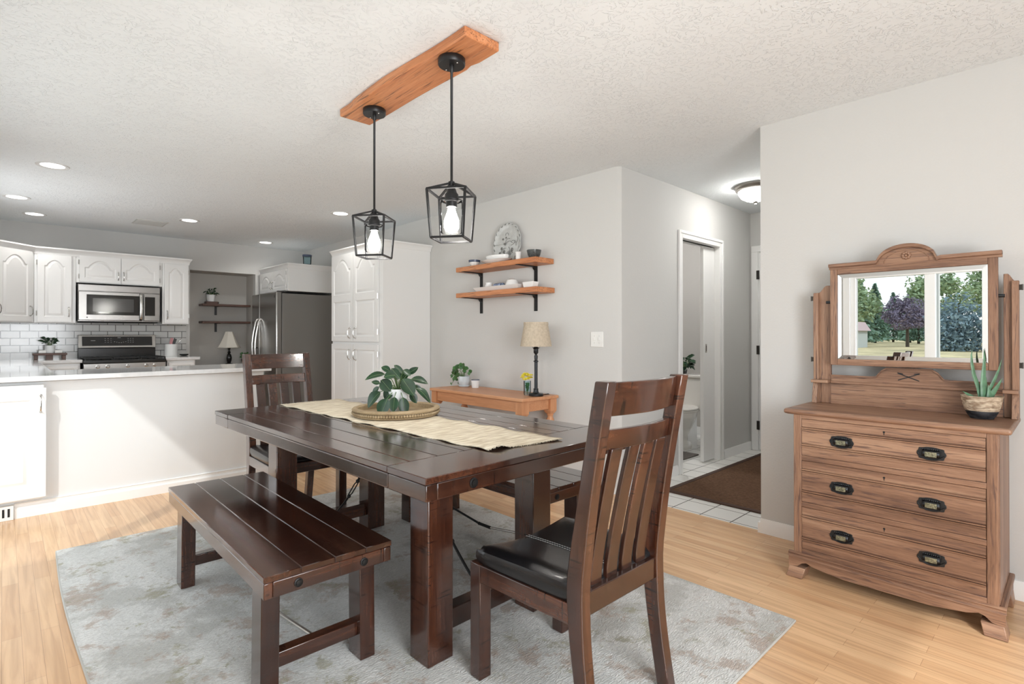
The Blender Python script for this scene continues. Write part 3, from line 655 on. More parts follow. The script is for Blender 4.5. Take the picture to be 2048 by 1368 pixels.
# peninsula
PYF, PYE, PXE = 4.735, 5.33, 1.60
pn = thing('peninsula_cabinet', 'white kitchen peninsula base with a flat panel facing the dining room', 'cabinet', (.6, 5.0, 0))
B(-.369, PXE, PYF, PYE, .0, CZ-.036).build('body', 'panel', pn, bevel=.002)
B(-.369, .197, PYF-.048, PYF, .115, .86).build('door_surround', 'cab', pn, bevel=.002)
arch_door(pn, 'door', T(-.36, PYF-.071, .128), .567, .712, False, handle=(.54, .555, .665), stile=.075)
for z in (.78,): MB().tube([(.206, PYF-.052, z-.03), (.206, PYF-.052, z+.03)], .004, 8).build('door_hinge', 'white', pn)
p = [(PYF, 0), (PYF-.022, 0), (PYF-.022, .062), (PYF-.010, .074), (PYF-.010, .088), (PYF-.016, .094), (PYF, .10)]
MB().prism(p, 'x', .056, PXE).build('base_moulding', 'trim', pn)
B(PXE, PXE+.012, PYF, PYE, 0, .09).build('base_moulding', 'trim', pn, bevel=.003)
counter(B(-.369, 1.64, 4.662, 5.372, CZ-.03, CZ+.004), 'peninsula_countertop', 'long polished pale countertop on the peninsula', (.6, 5.0, CZ))
fv = thing('floor_register', 'white vent grille at the foot of the peninsula', 'vent', (-.08, 4.70, 0))
B(-.22, .054, PYF-.036, PYF-.001, .0, .092).build('frame', 'white', fv, bevel=.002)
for i in range(10): B(-.205+i*.0255, -.194+i*.0255, PYF-.0375, PYF-.0355, .022, .075).build('slot', 'dark', fv)

# things on the counters
# riser + pot + boxes
rs = thing('riser', 'dark wooden riser stand under the small potted plant on the counter', 'riser', (.38, 7.86, CZ))
MB().box(.235, .525, 7.81, 7.92, CZ+.045, CZ+.068).build('top', 'walnutx', rs, bevel=.003)
for x in (.245, .48): B(x, x+.035, 7.82, 7.91, CZ+.0005, CZ+.045).build('leg', 'walnutx', rs, bevel=.003)
B(.345, .405, 7.83, 7.90, CZ+.0005, CZ+.045).build('brace', 'walnutx', rs)
def leafy(pts, mb, seg=6, rib=None):
    """pts: (base, tip, width, droop, facing) → a pointed leaf blade"""
    for (b_, t_, w_, dr, fn) in pts:
        b_ = Vector(b_); t_ = Vector(t_); d = t_-b_; fn = Vector(fn).normalized(); side = d.cross(fn).normalized()
        nrm = side.cross(d).normalized()
        if nrm.dot(fn) < 0: nrm = -nrm
        vs = []; n = 8
        for i in range(n+1):
            f = i/n; ww = w_*.5*(math.sin(math.pi*f**.85)**.75 if 0 < f < 1 else 0)+.0004
            c0 = b_+d*f+Vector((0, 0, dr*math.sin(math.pi*f)))
            vs += [c0-side*ww+nrm*ww*.30, c0, c0+side*ww+nrm*ww*.30]
        k = len(mb.v); mb.add(vs, [(i*3+j, i*3+j+1, i*3+j+4, i*3+j+3) for i in range(n) for j in (0, 1)], True)
def rand_plant(cx, cy, z, r, h, n, w, seed, droop=.0, up=.6):
    rn = random.Random(seed); L = []; st = MB()
    for i in range(n):
        a = 2*math.pi*i/n*2.4+rn.uniform(-.3, .3); rr = r*rn.uniform(.5, 1); zz = z+h*rn.uniform(.25, 1)
        b_ = Vector((cx, cy, z))+Vector((math.cos(a)*rr*.45, math.sin(a)*rr*.45, (zz-z)*.7)); t_ = Vector((cx+math.cos(a)*rr, cy+math.sin(a)*rr, zz-droop*rn.random()))
        L.append((b_, t_, w*rn.uniform(.7, 1.1), .01, (math.cos(a)*.3-.4, math.sin(a)*.3-.4, up)))
        st.tube([(cx, cy, z-.01), tuple((Vector((cx, cy, z))+b_)/2+Vector((0, 0, .01))), tuple(b_)], .0016, 5)
    mb = MB(); leafy(L, mb); return mb, st
def pot(name, t, prof, c, mat): return MB().lathe(prof, c, 28).build(name, mat, t)
pl = thing('potted_plant', 'small dark leafy plant in a white pot on the wooden riser', 'plant', (.38, 7.865, CZ+.0685))
z0 = CZ+.0685
pot('pot', pl, [(.001, 0), (.036, 0), (.045, .03), (.048, .085), (.044, .085), (.042, .075), (.001, .075)], (.38, 7.865, z0), 'whitepot')
mb, st = rand_plant(.38, 7.865, z0+.075, .11, .10, 22, .03, 3); mb.build('leaves', 'leaf', pl, fix=False); st.build('stems', 'stem', pl)
for x, lb in ((.315, 'small white cube on the riser left of the pot'), (.452, 'small white cube on the riser right of the pot')):
    tag(B(x-.032, x+.032, 7.83, 7.88, z0, z0+.033).build('ceramic_block', 'white', None, origin=(x, 7.855, z0), bevel=.003), lb, 'block', 'white cubes on the riser')
ck = thing('utensil_crock', 'white cylindrical utensil crock on the counter right of the range', 'crock', (1.545, 7.90, CZ))
MB().lathe([(.001, 0), (.068, 0), (.070, .004), (.070, .150), (.066, .153), (.064, .150), (.064, .01), (.001, .01)], (1.545, 7.90, CZ+.0005), 32).build('body', 'white', ck)
for i, (dx, dy, tx, tz, mt, nm, lb) in enumerate(((-.02, 0, .03, .23, 'pink', 'spatula', 'pink-handled utensil in the white crock'), (0, .01, .05, .22, 'dkgrey', 'spatula', 'dark grey spatula in the white crock'), (.02, -.01, .09, .235, 'chrome', 'whisk', 'thin metal whisk leaning out of the white crock'))):
    u_ = MB().tube([(1.545+dx, 7.90+dy, CZ+.02), (1.545+dx+tx*.6, 7.90+dy, CZ+tz*.75)], .004, 8)
    if nm == 'spatula': u_.bar((1.545+dx+tx*.55, 7.90+dy, CZ+tz*.68), (1.545+dx+tx, 7.90+dy, CZ+tz), .032, .008, (0, 1, 0))
    else: u_.tube([(1.545+dx+tx*.6, 7.9+dy, CZ+tz*.75), (1.545+dx+tx*.9, 7.9+dy+.012, CZ+tz*.9), (1.545+dx+tx*1.2, 7.9+dy, CZ+tz), (1.545+dx+tx*.9, 7.9+dy-.012, CZ+tz*.85), (1.545+dx+tx*.6, 7.9+dy, CZ+tz*.75)], .002, 6)
    tag(u_.build(nm, mt, None, origin=(1.545+dx, 7.9, CZ)), lb, 'utensil')
tag(MB().lathe([(.001, 0), (.03, 0), (.05, .012), (.052, .024), (.047, .022), (.03, .008), (.001, .008)], (1.695, 7.93, CZ+.0005), 24, sx=1, sy=.7).build('small_dish', 'blackenamel', None, origin=(1.695, 7.93, CZ)), 'small black dish at the right end of the kitchen counter', 'dish')

# ------------------------------------------------------------------ niche: desk, shelves, lamp, plants
dk = thing('desk', 'built-in desk top inside the kitchen niche, dark wood', 'desk', (2.2, 8.3, 0))
B(NX0+.002, NX1-.002, 8.08, 8.455, .725, .755).build('top', 'walnutx', dk, bevel=.003)
for x in (NX0+.02, NX1-.06): B(x, x+.04, 8.12, 8.44, 0, .725).build('leg', 'walnutx', dk)
def nshelf(z, label):
    t = thing('floating_shelf', label, 'shelf', (2.3, 8.38, z), 'dark shelves in the kitchen niche')
    B(1.985, NX1-.002, 8.262, 8.458, z-.028, z).build('board', 'walnutx', t, bevel=.003)
    B(2.185, 2.215, 8.452, 8.459, z-.15, z-.028).box(2.185, 2.215, 8.27, 8.458, z-.034, z-.0285).build('bracket', 'blackmetal', t)
nshelf(1.615, 'upper dark wooden shelf in the kitchen niche'); nshelf(1.375, 'lower dark wooden shelf in the kitchen niche')
bx = thing('wooden_box', 'small dark wooden box under the potted plant on the niche shelf', 'box', (2.12, 8.36, 1.6155))
B(2.045, 2.20, 8.31, 8.41, 1.6155, 1.650).build('body', 'walnutx', bx, bevel=.002)
MB().ball((2.195, 8.305, 1.632), .008, 8, 6).build('knob', 'blackmetal', bx)
pl = thing('potted_plant', 'leafy dark plant in a white pot on the upper niche shelf', 'plant', (2.11, 8.36, 1.6505))
pot('pot', pl, [(.001, 0), (.042, 0), (.050, .04), (.054, .095), (.050, .095), (.048, .085), (.001, .085)], (2.11, 8.36, 1.6505), 'whitepot')
mb, st = rand_plant(2.11, 8.36, 1.735, .12, .12, 18, .035, 9, .05); mb.build('leaves', 'leaf', pl, fix=False); st.build('stems', 'stem', pl)
LX, LY = 2.325, 8.27
lm = thing('table_lamp', 'black turned lamp with a cream bell shade in the kitchen niche', 'lamp', (LX, LY, .7555))
MB().lathe([(.001, 0), (.065, 0), (.066, .012), (.045, .022), (.02, .035), (.03, .06), (.036, .10), (.028, .145), (.014, .165), (.022, .18), (.012, .2), (.016, .23), (.024, .25), (.012, .262), (.018, .29), (.008, .31), (.008, .36)], (LX, LY, .7555), 24).build('base', 'blackenamel', lm)
MB().lathe([(.006, .36), (.006, .44), (.012, .45), (.001, .462)], (LX, LY, .7555), 12).build('finial', 'blackenamel', lm)
def oct_shade(u, v):
    a = 2*math.pi*v; k = 1/max(abs(math.cos((a % (math.pi/3))-math.pi/6)), .1)*math.cos(math.pi/6)
    r = (.155-.108*u**.72)*k; return (LX+r*math.cos(a), LY+r*math.sin(a), 1.003+.225*u)
MB().grid(oct_shade, 10, 24, False).build('lamp_shade', 'cream', lm, fix=False, solid=.003)
pl = thing('potted_plant', 'tiny plant in a dark footed pot beside the niche lamp', 'plant', (2.52, 8.26, .7555))
MB().lathe([(.001, 0), (.035, 0), (.036, .008), (.012, .02), (.012, .03), (.035, .05), (.037, .085), (.001, .085)], (2.52, 8.26, .7555), 20).build('pot', 'dkgrey', pl)
mb, st = rand_plant(2.52, 8.26, .83, .085, .10, 24, .03, 12); mb.build('leaves', 'leaf2', pl, fix=False); st.build('stems', 'stem', pl)

# ------------------------------------------------------------------ fridge, cabinet above, pantry
fr = thing('refrigerator', 'stainless side-by-side refrigerator beside the white pantry', 'refrigerator', (2.9, 7.5, 0))
FX, FY0, FY1, FZ = 2.52, 7.01, 7.93, 1.735
B(FX+.075, 3.28, FY0, FY1, .02, FZ-.015).build('body', 'fridge_side', fr, bevel=.004)
d1 = B(FX, FX+.07, FY0, FY0+.615, .06, FZ).build('door', 'steel', fr, bevel=.012, seg=3)
d2 = B(FX, FX+.07, FY0+.62, FY1, .06, FZ).build('door', 'steel', fr, bevel=.012, seg=3)
for d_, y in ((d1, FY0+.56), (d2, FY0+.675)):
    MB().tube([(FX, y, .60), (FX-.03, y, .64)]+[(FX-.03-.045*math.sin(math.pi*i/10), y, .64+.72*i/10) for i in range(1, 10)]+[(FX-.03, y, 1.36), (FX, y, 1.40)], .013, 10).build('door_handle', 'chrome', d_)
B(FX-.003, FX, FY1-.24, FY1-.07, 1.0, 1.32).build('dispenser', 'blackglass', d2, bevel=.002)
B(FX-.002, FX, FY0+.05, FY0+.075, 1.66, 1.695).build('badge', 'dkgrey', d1)
B(FX+.03, FX+.11, FY0+.02, FY0+.07, FZ+.001, FZ+.016).build('hinge_cover', 'dkgrey', fr, bevel=.003)
c = thing('wall_cabinet', 'short white two-door cabinet above the refrigerator', 'cabinet', (3.0, 7.5, 1.76), g_up)
CX, CY0, CY1, CZ0, CZ1 = 2.655, 6.97, 7.98, 1.752, 2.075
B(CX, 3.305, CY0, CY1, CZ0, CZ1).build('body', 'cab', c, bevel=.002)
for i in range(2): arch_door(c, 'door', T(CX-.022, CY1-.02-i*.487, CZ0+.01, -math.pi/2), .48, .27, handle=(.452 if i == 0 else .028, .04, .13), hinges=(.487, (.05, .22)) if i == 1 else None, stile=.045)
crown(MB(), [(CX, CY1, -1, 0), (CX, CY0, -.7, -.7), (3.305, CY0, 0, -1)], CZ1-.03, CZ1+.035, .03).build('crown_moulding', 'cab', c)
jr = thing('glass_jar', 'clear glass jar with dark rim on top of the cabinet above the fridge', 'jar', (3.0, 7.1, CZ1+.035))
MB().lathe([(.03, 0), (.05, .01), (.055, .11), (.052, .11), (.047, .012), (.001, .012)], (2.93, 7.04, CZ1+.036), 24).build('body', 'bluetint', jr)
MB().lathe([(.053, .11), (.060, .112), (.060, .135), (.05, .137)], (2.93, 7.04, CZ1+.036), 24).build('rim', 'navy', jr)
pt = thing('pantry_cabinet', 'tall white pantry cabinet with four panelled doors', 'cabinet', (3.0, 5.3, 0), None)
PX, P0, P1, PT = 2.735, 4.745, 5.86, 2.10
B(PX, 3.305, P0, P1, .10, PT).build('body', 'cab', pt, bevel=.002)
B(PX+.06, 3.30, P0+.003, P1-.003, 0, .10).build('toe_kick', 'cab', pt)
Rm = -math.pi/2
arch_door(pt, 'door', T(PX-.022, P1-.02, 1.115, Rm), .51, .955, True, handle=(.45, .035, .145), divs=2)
arch_door(pt, 'door', T(PX-.022, 5.322, 1.115, Rm), .51, .955, True, handle=(.06, .035, .145), hinges=(.516, (.10, .46, .86)), divs=2)
arch_door(pt, 'door', T(PX-.022, P1-.02, .13, Rm), .51, .955, False, handle=(.45, .79, .90))
arch_door(pt, 'door', T(PX-.022, 5.322, .13, Rm), .51, .955, False, handle=(.06, .79, .90), hinges=(.516, (.10, .86)))
crown(MB(), [(PX, P1, -1, 0), (PX, P0, -.7, -.7), (3.305, P0, 0, -1)], PT-.03, PT+.035, .04).build('crown_moulding', 'cab', pt)

# ------------------------------------------------------------------ wall shelves with dishes
def wshelf(z, yn, label):
    t = thing('wall_shelf', label, 'shelf', (3.18, 3.5, z), 'orange wood shelves on the dining wall')
    B(3.085, 3.303, yn, 4.015, z-.043, z).build('board', 'cedary', t, bevel=.004)
    for y in (3.185, 3.905):
        b_ = MB().box(3.303, 3.3095, y-.018, y+.018, z-.185, z-.043)
        b_.prism([(3.303, z-.050), (3.303, z-.044), (3.075, z-.044), (3.085, z-.048), (3.28, z-.052), (3.30, z-.075), (3.303, z-.075)], 'y', y-.018, y+.018)
        br = b_.build('bracket', 'iron', t)
        for zz in (z-.085, z-.15): MB().lathe([(.004, 0), (.004, -.002), (.001, -.003)], (3.303, y, zz), 8, 'x').build('screw', 'dark', br)
wshelf(1.815, 2.975, 'upper orange wooden wall shelf on black iron brackets'); wshelf(1.575, 2.965, 'lower orange wooden wall shelf on black iron brackets')
ZS = 1.8155
bw = thing('bowl', 'small white bowl with dark patterned rim at left of the upper shelf', 'bowl', (3.18, 3.855, ZS))
MB().lathe([(.001, .0), (.028, .0), (.030, .006), (.044, .028), (.052, .058), (.050, .058), (.04, .03), (.001, .01)], (3.18, 3.855, ZS), 28).build('body', 'porcelain', bw)
MB().lathe([(.0500, .044), (.0540, .046), (.0555, .064), (.0500, .064), (.0490, .046)], (3.18, 3.855, ZS), 28, caps=False).build('rim_band', 'navy', bw)
tag(MB().lathe([(.001, 0), (.05, 0), (.07, .006), (.110, .032), (.107, .034), (.06, .013), (.001, .012)], (3.165, 3.535, ZS), 36, sx=.76, sy=1.70).build('serving_plate', 'porcelain', None, origin=(3.185, 3.52, ZS)), 'large shallow white plate at the bottom of the shelf stack', 'plate')
tag(MB().lathe([(.001, 0), (.06, 0), (.078, .012), (.088, .030), (.0885, .044), (.085, .044), (.074, .016), (.001, .016)], (3.165, 3.52, ZS+.0235), 36, sx=.82, sy=1.5).build('shallow_bowl', 'porcelain', None, origin=(3.185, 3.50, ZS+.0235)), 'white rimmed dish stacked on the large white plate', 'dish')
# standing decorative platter
pp = thing('decorative_platter', 'round silver-white scalloped platter with floral relief leaning on the wall', 'platter', (3.26, 3.46, ZS))
R0 = .180; tilt = math.radians(9)
def pxf(y, z, dx=0):  # platter local (y right toward -Y, z up from bottom) leaning back to the wall
    return (3.270+math.sin(tilt)*z*.26-dx, 3.50+y, ZS+z*math.cos(tilt))
def plat(u, v):
    a = 2*math.pi*v; r = R0*u*(1+.022*math.cos(11*a)*u**6); d = .016*max(0, (u-.78)/.22)**1.3
    return pxf(r*math.cos(a), R0*1.06+r*1.04*math.sin(a), d+.004)
MB().grid(plat, 14, 88).build('plate', 'silverplate', pp, fix=False, solid=.004)
rl = MB()
def pc(cy, cz, r, a0=0, a1=2*math.pi, n=10, th=.0022):
    rl.tube([pxf(cy+r*math.cos(a0+(a1-a0)*i/n), cz+r*math.sin(a0+(a1-a0)*i/n), .0095) for i in range(n+1)], th, 5)
for cy, cz, r in ((.045, .12, .013), (.038, .19, .010), (.075, .15, .011), (.06, .235, .008), (.02, .245, .007), (-.035, .10, .018), (-.06, .13, .014), (.10, .11, .010)):
    pc(cy, cz, r); pc(cy, cz, r*.45)
for cy, cz, r, a0, a1 in ((-.02, .16, .05, .3, 2.6), (-.01, .20, .035, -.5, 2.2), (-.07, .17, .04, 1.2, 3.4), (.01, .27, .018, -.3, 3.6), (-.05, .22, .05, 3.4, 4.8), (.03, .09, .06, .2, 1.8), (-.03, .07, .05, .8, 2.6), (.07, .08, .04, 1.5, 3.3), (-.09, .22, .04, 2.6, 4.2), (0, .13, .03, 2, 5)):
    pc(cy, cz, r, a0, a1, 10, .0018)
rl.build('floral_relief', 'silverdark', pp)
rr_ = MB()
for k in range(22):
    a = 2*math.pi*k/22; r = R0*.93
    rr_.tube([pxf(r*math.cos(a-.06), R0*1.06+r*1.04*math.sin(a-.06), .018), pxf(r*1.03*math.cos(a+.06), R0*1.06+r*1.07*math.sin(a+.06), .020)], [.004, .003], 6)
rr_.build('rim_relief', 'silverdark', pp)
tag(MB().lathe([(.001, 0), (.020, 0), (.021, .004), (.024, .055), (.030, .066), (.028, .067), (.021, .055), (.001, .012)], (3.135, 3.225, ZS), 24).build('cup', 'porcelain', None, origin=(3.135, 3.225, ZS)), 'small white footed cup between the platter and the dark bowl', 'cup')
tag(MB().lathe([(.001, 0), (.038, 0), (.052, .03), (.060, .060), (.061, .068), (.056, .068), (.046, .03), (.001, .01)], (3.17, 3.075, ZS), 32).build('bowl', 'darkbowl', None, origin=(3.17, 3.075, ZS)), 'dark speckled bowl at the right end of the upper shelf', 'bowl')
ZL = 1.5755
tr = MB()
def rectdish(mb, cx, cy, z, hx, hy, h, flare, th=.006):
    for (a, b, c_, d_) in ((hx, hy, hx+flare, hy+flare),):
        o0 = [(cx-a, cy-b), (cx+a, cy-b), (cx+a, cy+b), (cx-a, cy+b)]; o1 = [(cx-c_, cy-d_), (cx+c_, cy-d_), (cx+c_, cy+d_), (cx-c_, cy+d_)]
        i1 = [(cx-c_+th, cy-d_+th), (cx+c_-th, cy-d_+th), (cx+c_-th, cy+d_-th), (cx-c_+th, cy+d_-th)]; i0 = [(cx-a+th, cy-b+th), (cx+a-th, cy-b+th), (cx+a-th, cy+b-th), (cx-a+th, cy+b-th)]
        vs = [(*p, z) for p in o0]+[(*p, z+h) for p in o1]+[(*p, z+h) for p in i1]+[(*p, z+th) for p in i0]
        fs = [(3, 2, 1, 0), (12, 13, 14, 15)]
        for k in range(3):
            for i in range(4): fs.append((k*4+i, k*4+(i+1) % 4, (k+1)*4+(i+1) % 4, (k+1)*4+i))
        mb.add(vs, fs)
    return mb
tag(rectdish(MB(), 3.19, 3.50, ZL, .055, .265, .038, .030).build('serving_tray', 'porcelain', None, origin=(3.19, 3.575, ZL), bevel=.002), 'long white rectangular serving tray on the lower shelf', 'tray')
zt_ = ZL+.0065
cr_ = thing('creamer', 'small white creamer jug with handle on the white tray', 'jug', (3.185, 3.70, zt_))
MB().lathe([(.001, 0), (.024, 0), (.034, .02), (.036, .045), (.030, .062), (.034, .075), (.031, .075), (.027, .06), (.001, .02)], (3.185, 3.655, zt_), 24).build('body', 'porcelain', cr_)
MB().tube([(3.185, 3.685, zt_+.06), (3.185, 3.708, zt_+.055), (3.185, 3.710, zt_+.035), (3.185, 3.690, zt_+.018)], .004, 8).build('handle', 'porcelain', cr_)
tag(MB().lathe([(.001, -.065), (.014, -.065), (.028, -.055), (.030, -.02), (.028, .05), (.020, .062), (.001, .064)], (3.185, 3.520, zt_+.034), 20, 'y').build('ceramic_jar', 'bluepattern', None, origin=(3.185, 3.575, zt_)), 'blue and white patterned piece lying on the white tray', 'pottery')
sh_ = thing('sugar_bowl', 'round lidded white sugar bowl at the right of the tray', 'bowl', (3.185, 3.46, zt_))
MB().lathe([(.001, 0), (.03, 0), (.048, .02), (.052, .04), (.046, .06), (.001, .06)], (3.185, 3.355, zt_), 28, sy=1.2).build('body', 'porcelain', sh_)
MB().lathe([(.046, .06), (.040, .078), (.02, .088), (.001, .09)], (3.185, 3.355, zt_), 28, sy=1.2).build('lid', 'porcelain', sh_)
tag(rectdish(MB(), 3.17, 3.115, ZL, .030, .052, .050, .008).build('ceramic_dish', 'porcelain', None, origin=(3.17, 3.115, ZL), bevel=.003), 'small white rectangular dish at the right end of the lower shelf', 'dish')
# switch plate
sw = thing('light_switch', 'white double switch plate on the dining wall', 'switch', (XW, 2.535, 1.15))
B(XW-.006, XW, 2.475, 2.595, 1.093, 1.210).build('plate', 'white', sw, bevel=.003)
for y in (2.512, 2.558):
    B(XW-.014, XW-.005, y-.005, y+.005, 1.142, 1.165).build('toggle', 'white', sw, bevel=.001)
    for z in (1.125, 1.178): MB().ball((XW-.006, y, z), .0032, 8, 6).build('screw', 'vent', sw)

# ------------------------------------------------------------------ console table
ct = thing('console_table', 'narrow orange pine console table with turned legs against the wall', 'table', (3.07, 3.51, 0))
TZ = .697; A0, A1, C0, C1 = 2.865, 3.285, 2.905, 4.125
B(A0, A1, C0, C1, TZ-.026, TZ).build('top', 'piney', ct, bevel=.005)
B(A0+.022, A0+.040, C0+.09, C1-.09, TZ-.11, TZ-.026).box(A1-.04, A1-.022, C0+.09, C1-.09, TZ-.11, TZ-.026).box(A0+.09, A1-.09, C0+.03, C0+.05, TZ-.11, TZ-.026).box(A0+.09, A1-.09, C1-.05, C1-.03, TZ-.11, TZ-.026).build('apron', 'piney', ct, bevel=.002)
for x in (A0+.05, A1-.05):
    for y in (C0+.05, C1-.05):
        lg = MB().box(x-.037, x+.037, y-.037, y+.037, TZ-.125, TZ-.026)
        lg.taper((x-.025, x+.025, y-.025, y+.025), TZ-.148, (x-.037, x+.037, y-.037, y+.037), TZ-.125)
        lg.lathe([(.024, TZ-.148), (.030, TZ-.155), (.024, TZ-.165), (.022, TZ-.175), (.033, TZ-.20), (.034, TZ-.225), (.026, TZ-.25), (.022, TZ-.27), (.030, TZ-.28), (.030, TZ-.29), (.024, TZ-.30), (.031, TZ-.36), (.030, TZ-.42), (.022, TZ-.55), (.019, TZ-.60), (.027, TZ-.615), (.020, TZ-.63), (.026, TZ-.66), (.018, .001)], (x, y, 0), 20)
        lg.build('leg', 'pinez', ct)
# lamp on console
Lx, Ly = 3.10, 2.985
lm = thing('table_lamp', 'slim dark metal lamp with a tan linen shade on the console table', 'lamp', (Lx, Ly, TZ))
MB().lathe([(.001, 0), (.058, 0), (.060, .004), (.060, .016), (.056, .020), (.03, .022), (.022, .030), (.018, .05), (.021, .053), (.021, .058), (.015, .06)], (Lx, Ly, TZ+.0005), 32).build('base', 'pewter', lm)
MB().lathe([(.0135, .058), (.0135, .27), (.020, .275), (.020, .280), (.012, .285), (.014, .30), (.015, .32), (.009, .33), (.010, .335), (.019, .345), (.019, .375), (.024, .38), (.020, .39), (.012, .392), (.012, .42)], (Lx, Ly, TZ), 20).build('pole', 'pewter', lm)
MB().tube([(Lx, Ly+.02, TZ+.378), (Lx, Ly+.035, TZ+.382), (Lx, Ly+.065, TZ+.43)], .0018, 6).tube([(Lx, Ly-.02, TZ+.378), (Lx, Ly-.035, TZ+.382), (Lx, Ly-.065, TZ+.43)], .0018, 6).build('harp', 'chrome', lm)
MB().lathe([(.125, TZ+.398), (.123, TZ+.42), (.098, TZ+.565), (.097, TZ+.590), (.0955, TZ+.590), (.0965, TZ+.565), (.1215, TZ+.42), (.1235, TZ+.398)], (Lx, Ly, 0), 48, caps=False).build('lamp_shade', 'burlap', lm)
MB().lathe([(.1262, TZ+.397), (.1248, TZ+.412)], (Lx, Ly, 0), 48, caps=False).lathe([(.1003, TZ+.570), (.0985, TZ+.591)], (Lx, Ly, 0), 48, caps=False).build('shade_band', 'burlap', lm, fix=False)
MB().tube([(3.16, 2.985, TZ+.004), (3.25, 2.99, TZ+.004), (3.289, 2.99, TZ-.01), (3.293, 2.99, .5), (3.295, 2.99, .2), (3.295, 3.0, .02)], .0035, 6).build('power_cord', 'cord', lm)
# vase with flowers
vs_ = thing('flower_vase', 'small patterned glass vase of yellow flowers beside the console lamp', 'vase', (3.09, 3.075, TZ))
vx, vy = 3.095, 3.078
MB().lathe([(.001, 0), (.026, 0), (.029, .01), (.030, .115), (.027, .115), (.025, .012), (.001, .012)], (vx, vy, TZ+.0005), 24).build('glass', 'bluetint', vs_)
mb, st = rand_plant(vx, vy, TZ+.012, .022, .10, 12, .018, 22); mb.build('leaves', 'leaf2', vs_, fix=False); st.build('stems', 'stem', vs_)
fl = []
rn = random.Random(5); fm = MB()
for i in range(14):
    a = i*2.4; r = .040*math.sqrt((i+.5)/14); c_ = Vector((vx+r*math.cos(a), vy+r*math.sin(a)+.01, TZ+.116+.040*rn.random()+.022*(1-r/.04)))
    L = []
    for k in range(9):
        b2 = k*.7+i; e_ = rn.uniform(-.1, .9); L.append((c_, c_+Vector((math.cos(b2)*.022, math.sin(b2)*.022, .013*e_)), .013, .003, (-.5, -.5, .6)))
    leafy(L, fm)
fm.build('petals', 'yellow', vs_, fix=False)
# ivy
iv = thing('potted_plant', 'trailing ivy in a round pale blue pot on the left of the console', 'plant', (3.165, 4.0, TZ))
ix, iy = 3.165, 3.99
MB().lathe([(.001, 0), (.046, 0), (.052, .004), (.052, .010), (.044, .012), (.053, .03), (.056, .055), (.052, .085), (.050, .098), (.046, .098), (.047, .08), (.001, .075)], (ix, iy, TZ+.0005), 32).build('pot', 'bluepot', iv)
L = []; st = MB(); rn = random.Random(31)
for (dy, dz, w) in ((.07, .085, .04), (.09, .06, .04), (.105, .04, .035), (.075, .02, .04), (.12, .005, .03), (.05, .10, .045), (.10, -.02, .035), (.08, -.045, .03), (.125, -.03, .028), (.03, .115, .035), (.0, .09, .04), (-.025, .10, .045), (-.05, .085, .04), (-.07, .06, .035), (-.085, .04, .03), (.06, .05, .04), (.135, -.065, .02), (.10, -.06, .028), (-.04, .06, .03), (.07, -.01, .035), (.15, -.075, .018), (.10, .03, .045), (.11, .065, .04), (.13, .02, .035), (.06, .115, .04), (.09, -.005, .04), (-.06, .065, .035), (-.03, .12, .035), (.12, .045, .04)):
    dx = rn.uniform(-.06, .02); c_ = Vector((ix+dx, iy+dy, TZ+.085+dz)); d = Vector((rn.uniform(-.3, .3), rn.uniform(-.4, 1)*(.5 if dy > 0 else -.5), rn.uniform(-.9, .1))).normalized()*w*1.1
    L.append((c_-d/2, c_+d/2, w, .004, (-.8, -.5, .5)))
    st.tube([(ix, iy, TZ+.08), ((ix+c_.x)/2, (iy+c_.y)/2, max(TZ+.1, c_.z)+.012), tuple(c_-d/2)], .0014, 5)
mb = MB(); leafy(L, mb); mb.build('leaves', 'leaf2', iv, fix=False); st.build('stems', 'stem', iv)
sp_ = thing('plant_pot', 'small white pot with dark rim right of the ivy', 'pot', (3.16, 3.85, TZ))
MB().lathe([(.001, 0), (.032, 0), (.033, .003), (.037, .055), (.039, .056), (.040, .070), (.036, .070), (.034, .05), (.001, .05)], (3.17, 3.83, TZ+.0005), 28).build('body', 'whitepot', sp_)
MB().lathe([(.0365, .069), (.0405, .070), (.0395, .075), (.036, .074)], (3.17, 3.83, TZ), 28, caps=False).build('rim', 'navy', sp_)
MB().lathe([(.001, .066), (.035, .066)], (3.17, 3.83, TZ), 20, caps=False).build('soil', 'soil', sp_, fix=False)

# ------------------------------------------------------------------ hall and bathroom items
hr = thing('hall_rug', 'brown woven rug with dark binding on the hallway tile', 'rug', (4.6, 1.8, 0))
B(3.68, 5.43, 1.36, 2.125, .0005, .009).build('field', 'matbrown', hr, bevel=.002)
B(3.64, 3.68, 1.325, 2.165, .0005, .011).box(5.43, 5.47, 1.325, 2.165, .0005, .011).box(3.68, 5.43, 2.125, 2.165, .0005, .011).box(3.68, 5.43, 1.325, 1.36, .0005, .011).build('binding', 'matedge', hr, bevel=.002)
tl = thing('toilet', 'bisque toilet with tank seen through the bathroom doorway', 'toilet', (5.4, 2.93, 0))
tx, ty = 5.35, 2.87    # tank front x, centre y
tp = B(tx, tx+.19, ty-.25, ty+.25, .38, .725); tp.build('tank', 'bisque', tl, bevel=.025, seg=3)
B(tx-.012, tx+.20, ty-.262, ty+.262, .7255, .757).build('tank_lid', 'bisque', tl, bevel=.008)
def bowl_ring(z, a0, a1, w, k=1): return [(z, a0, a1, w)]
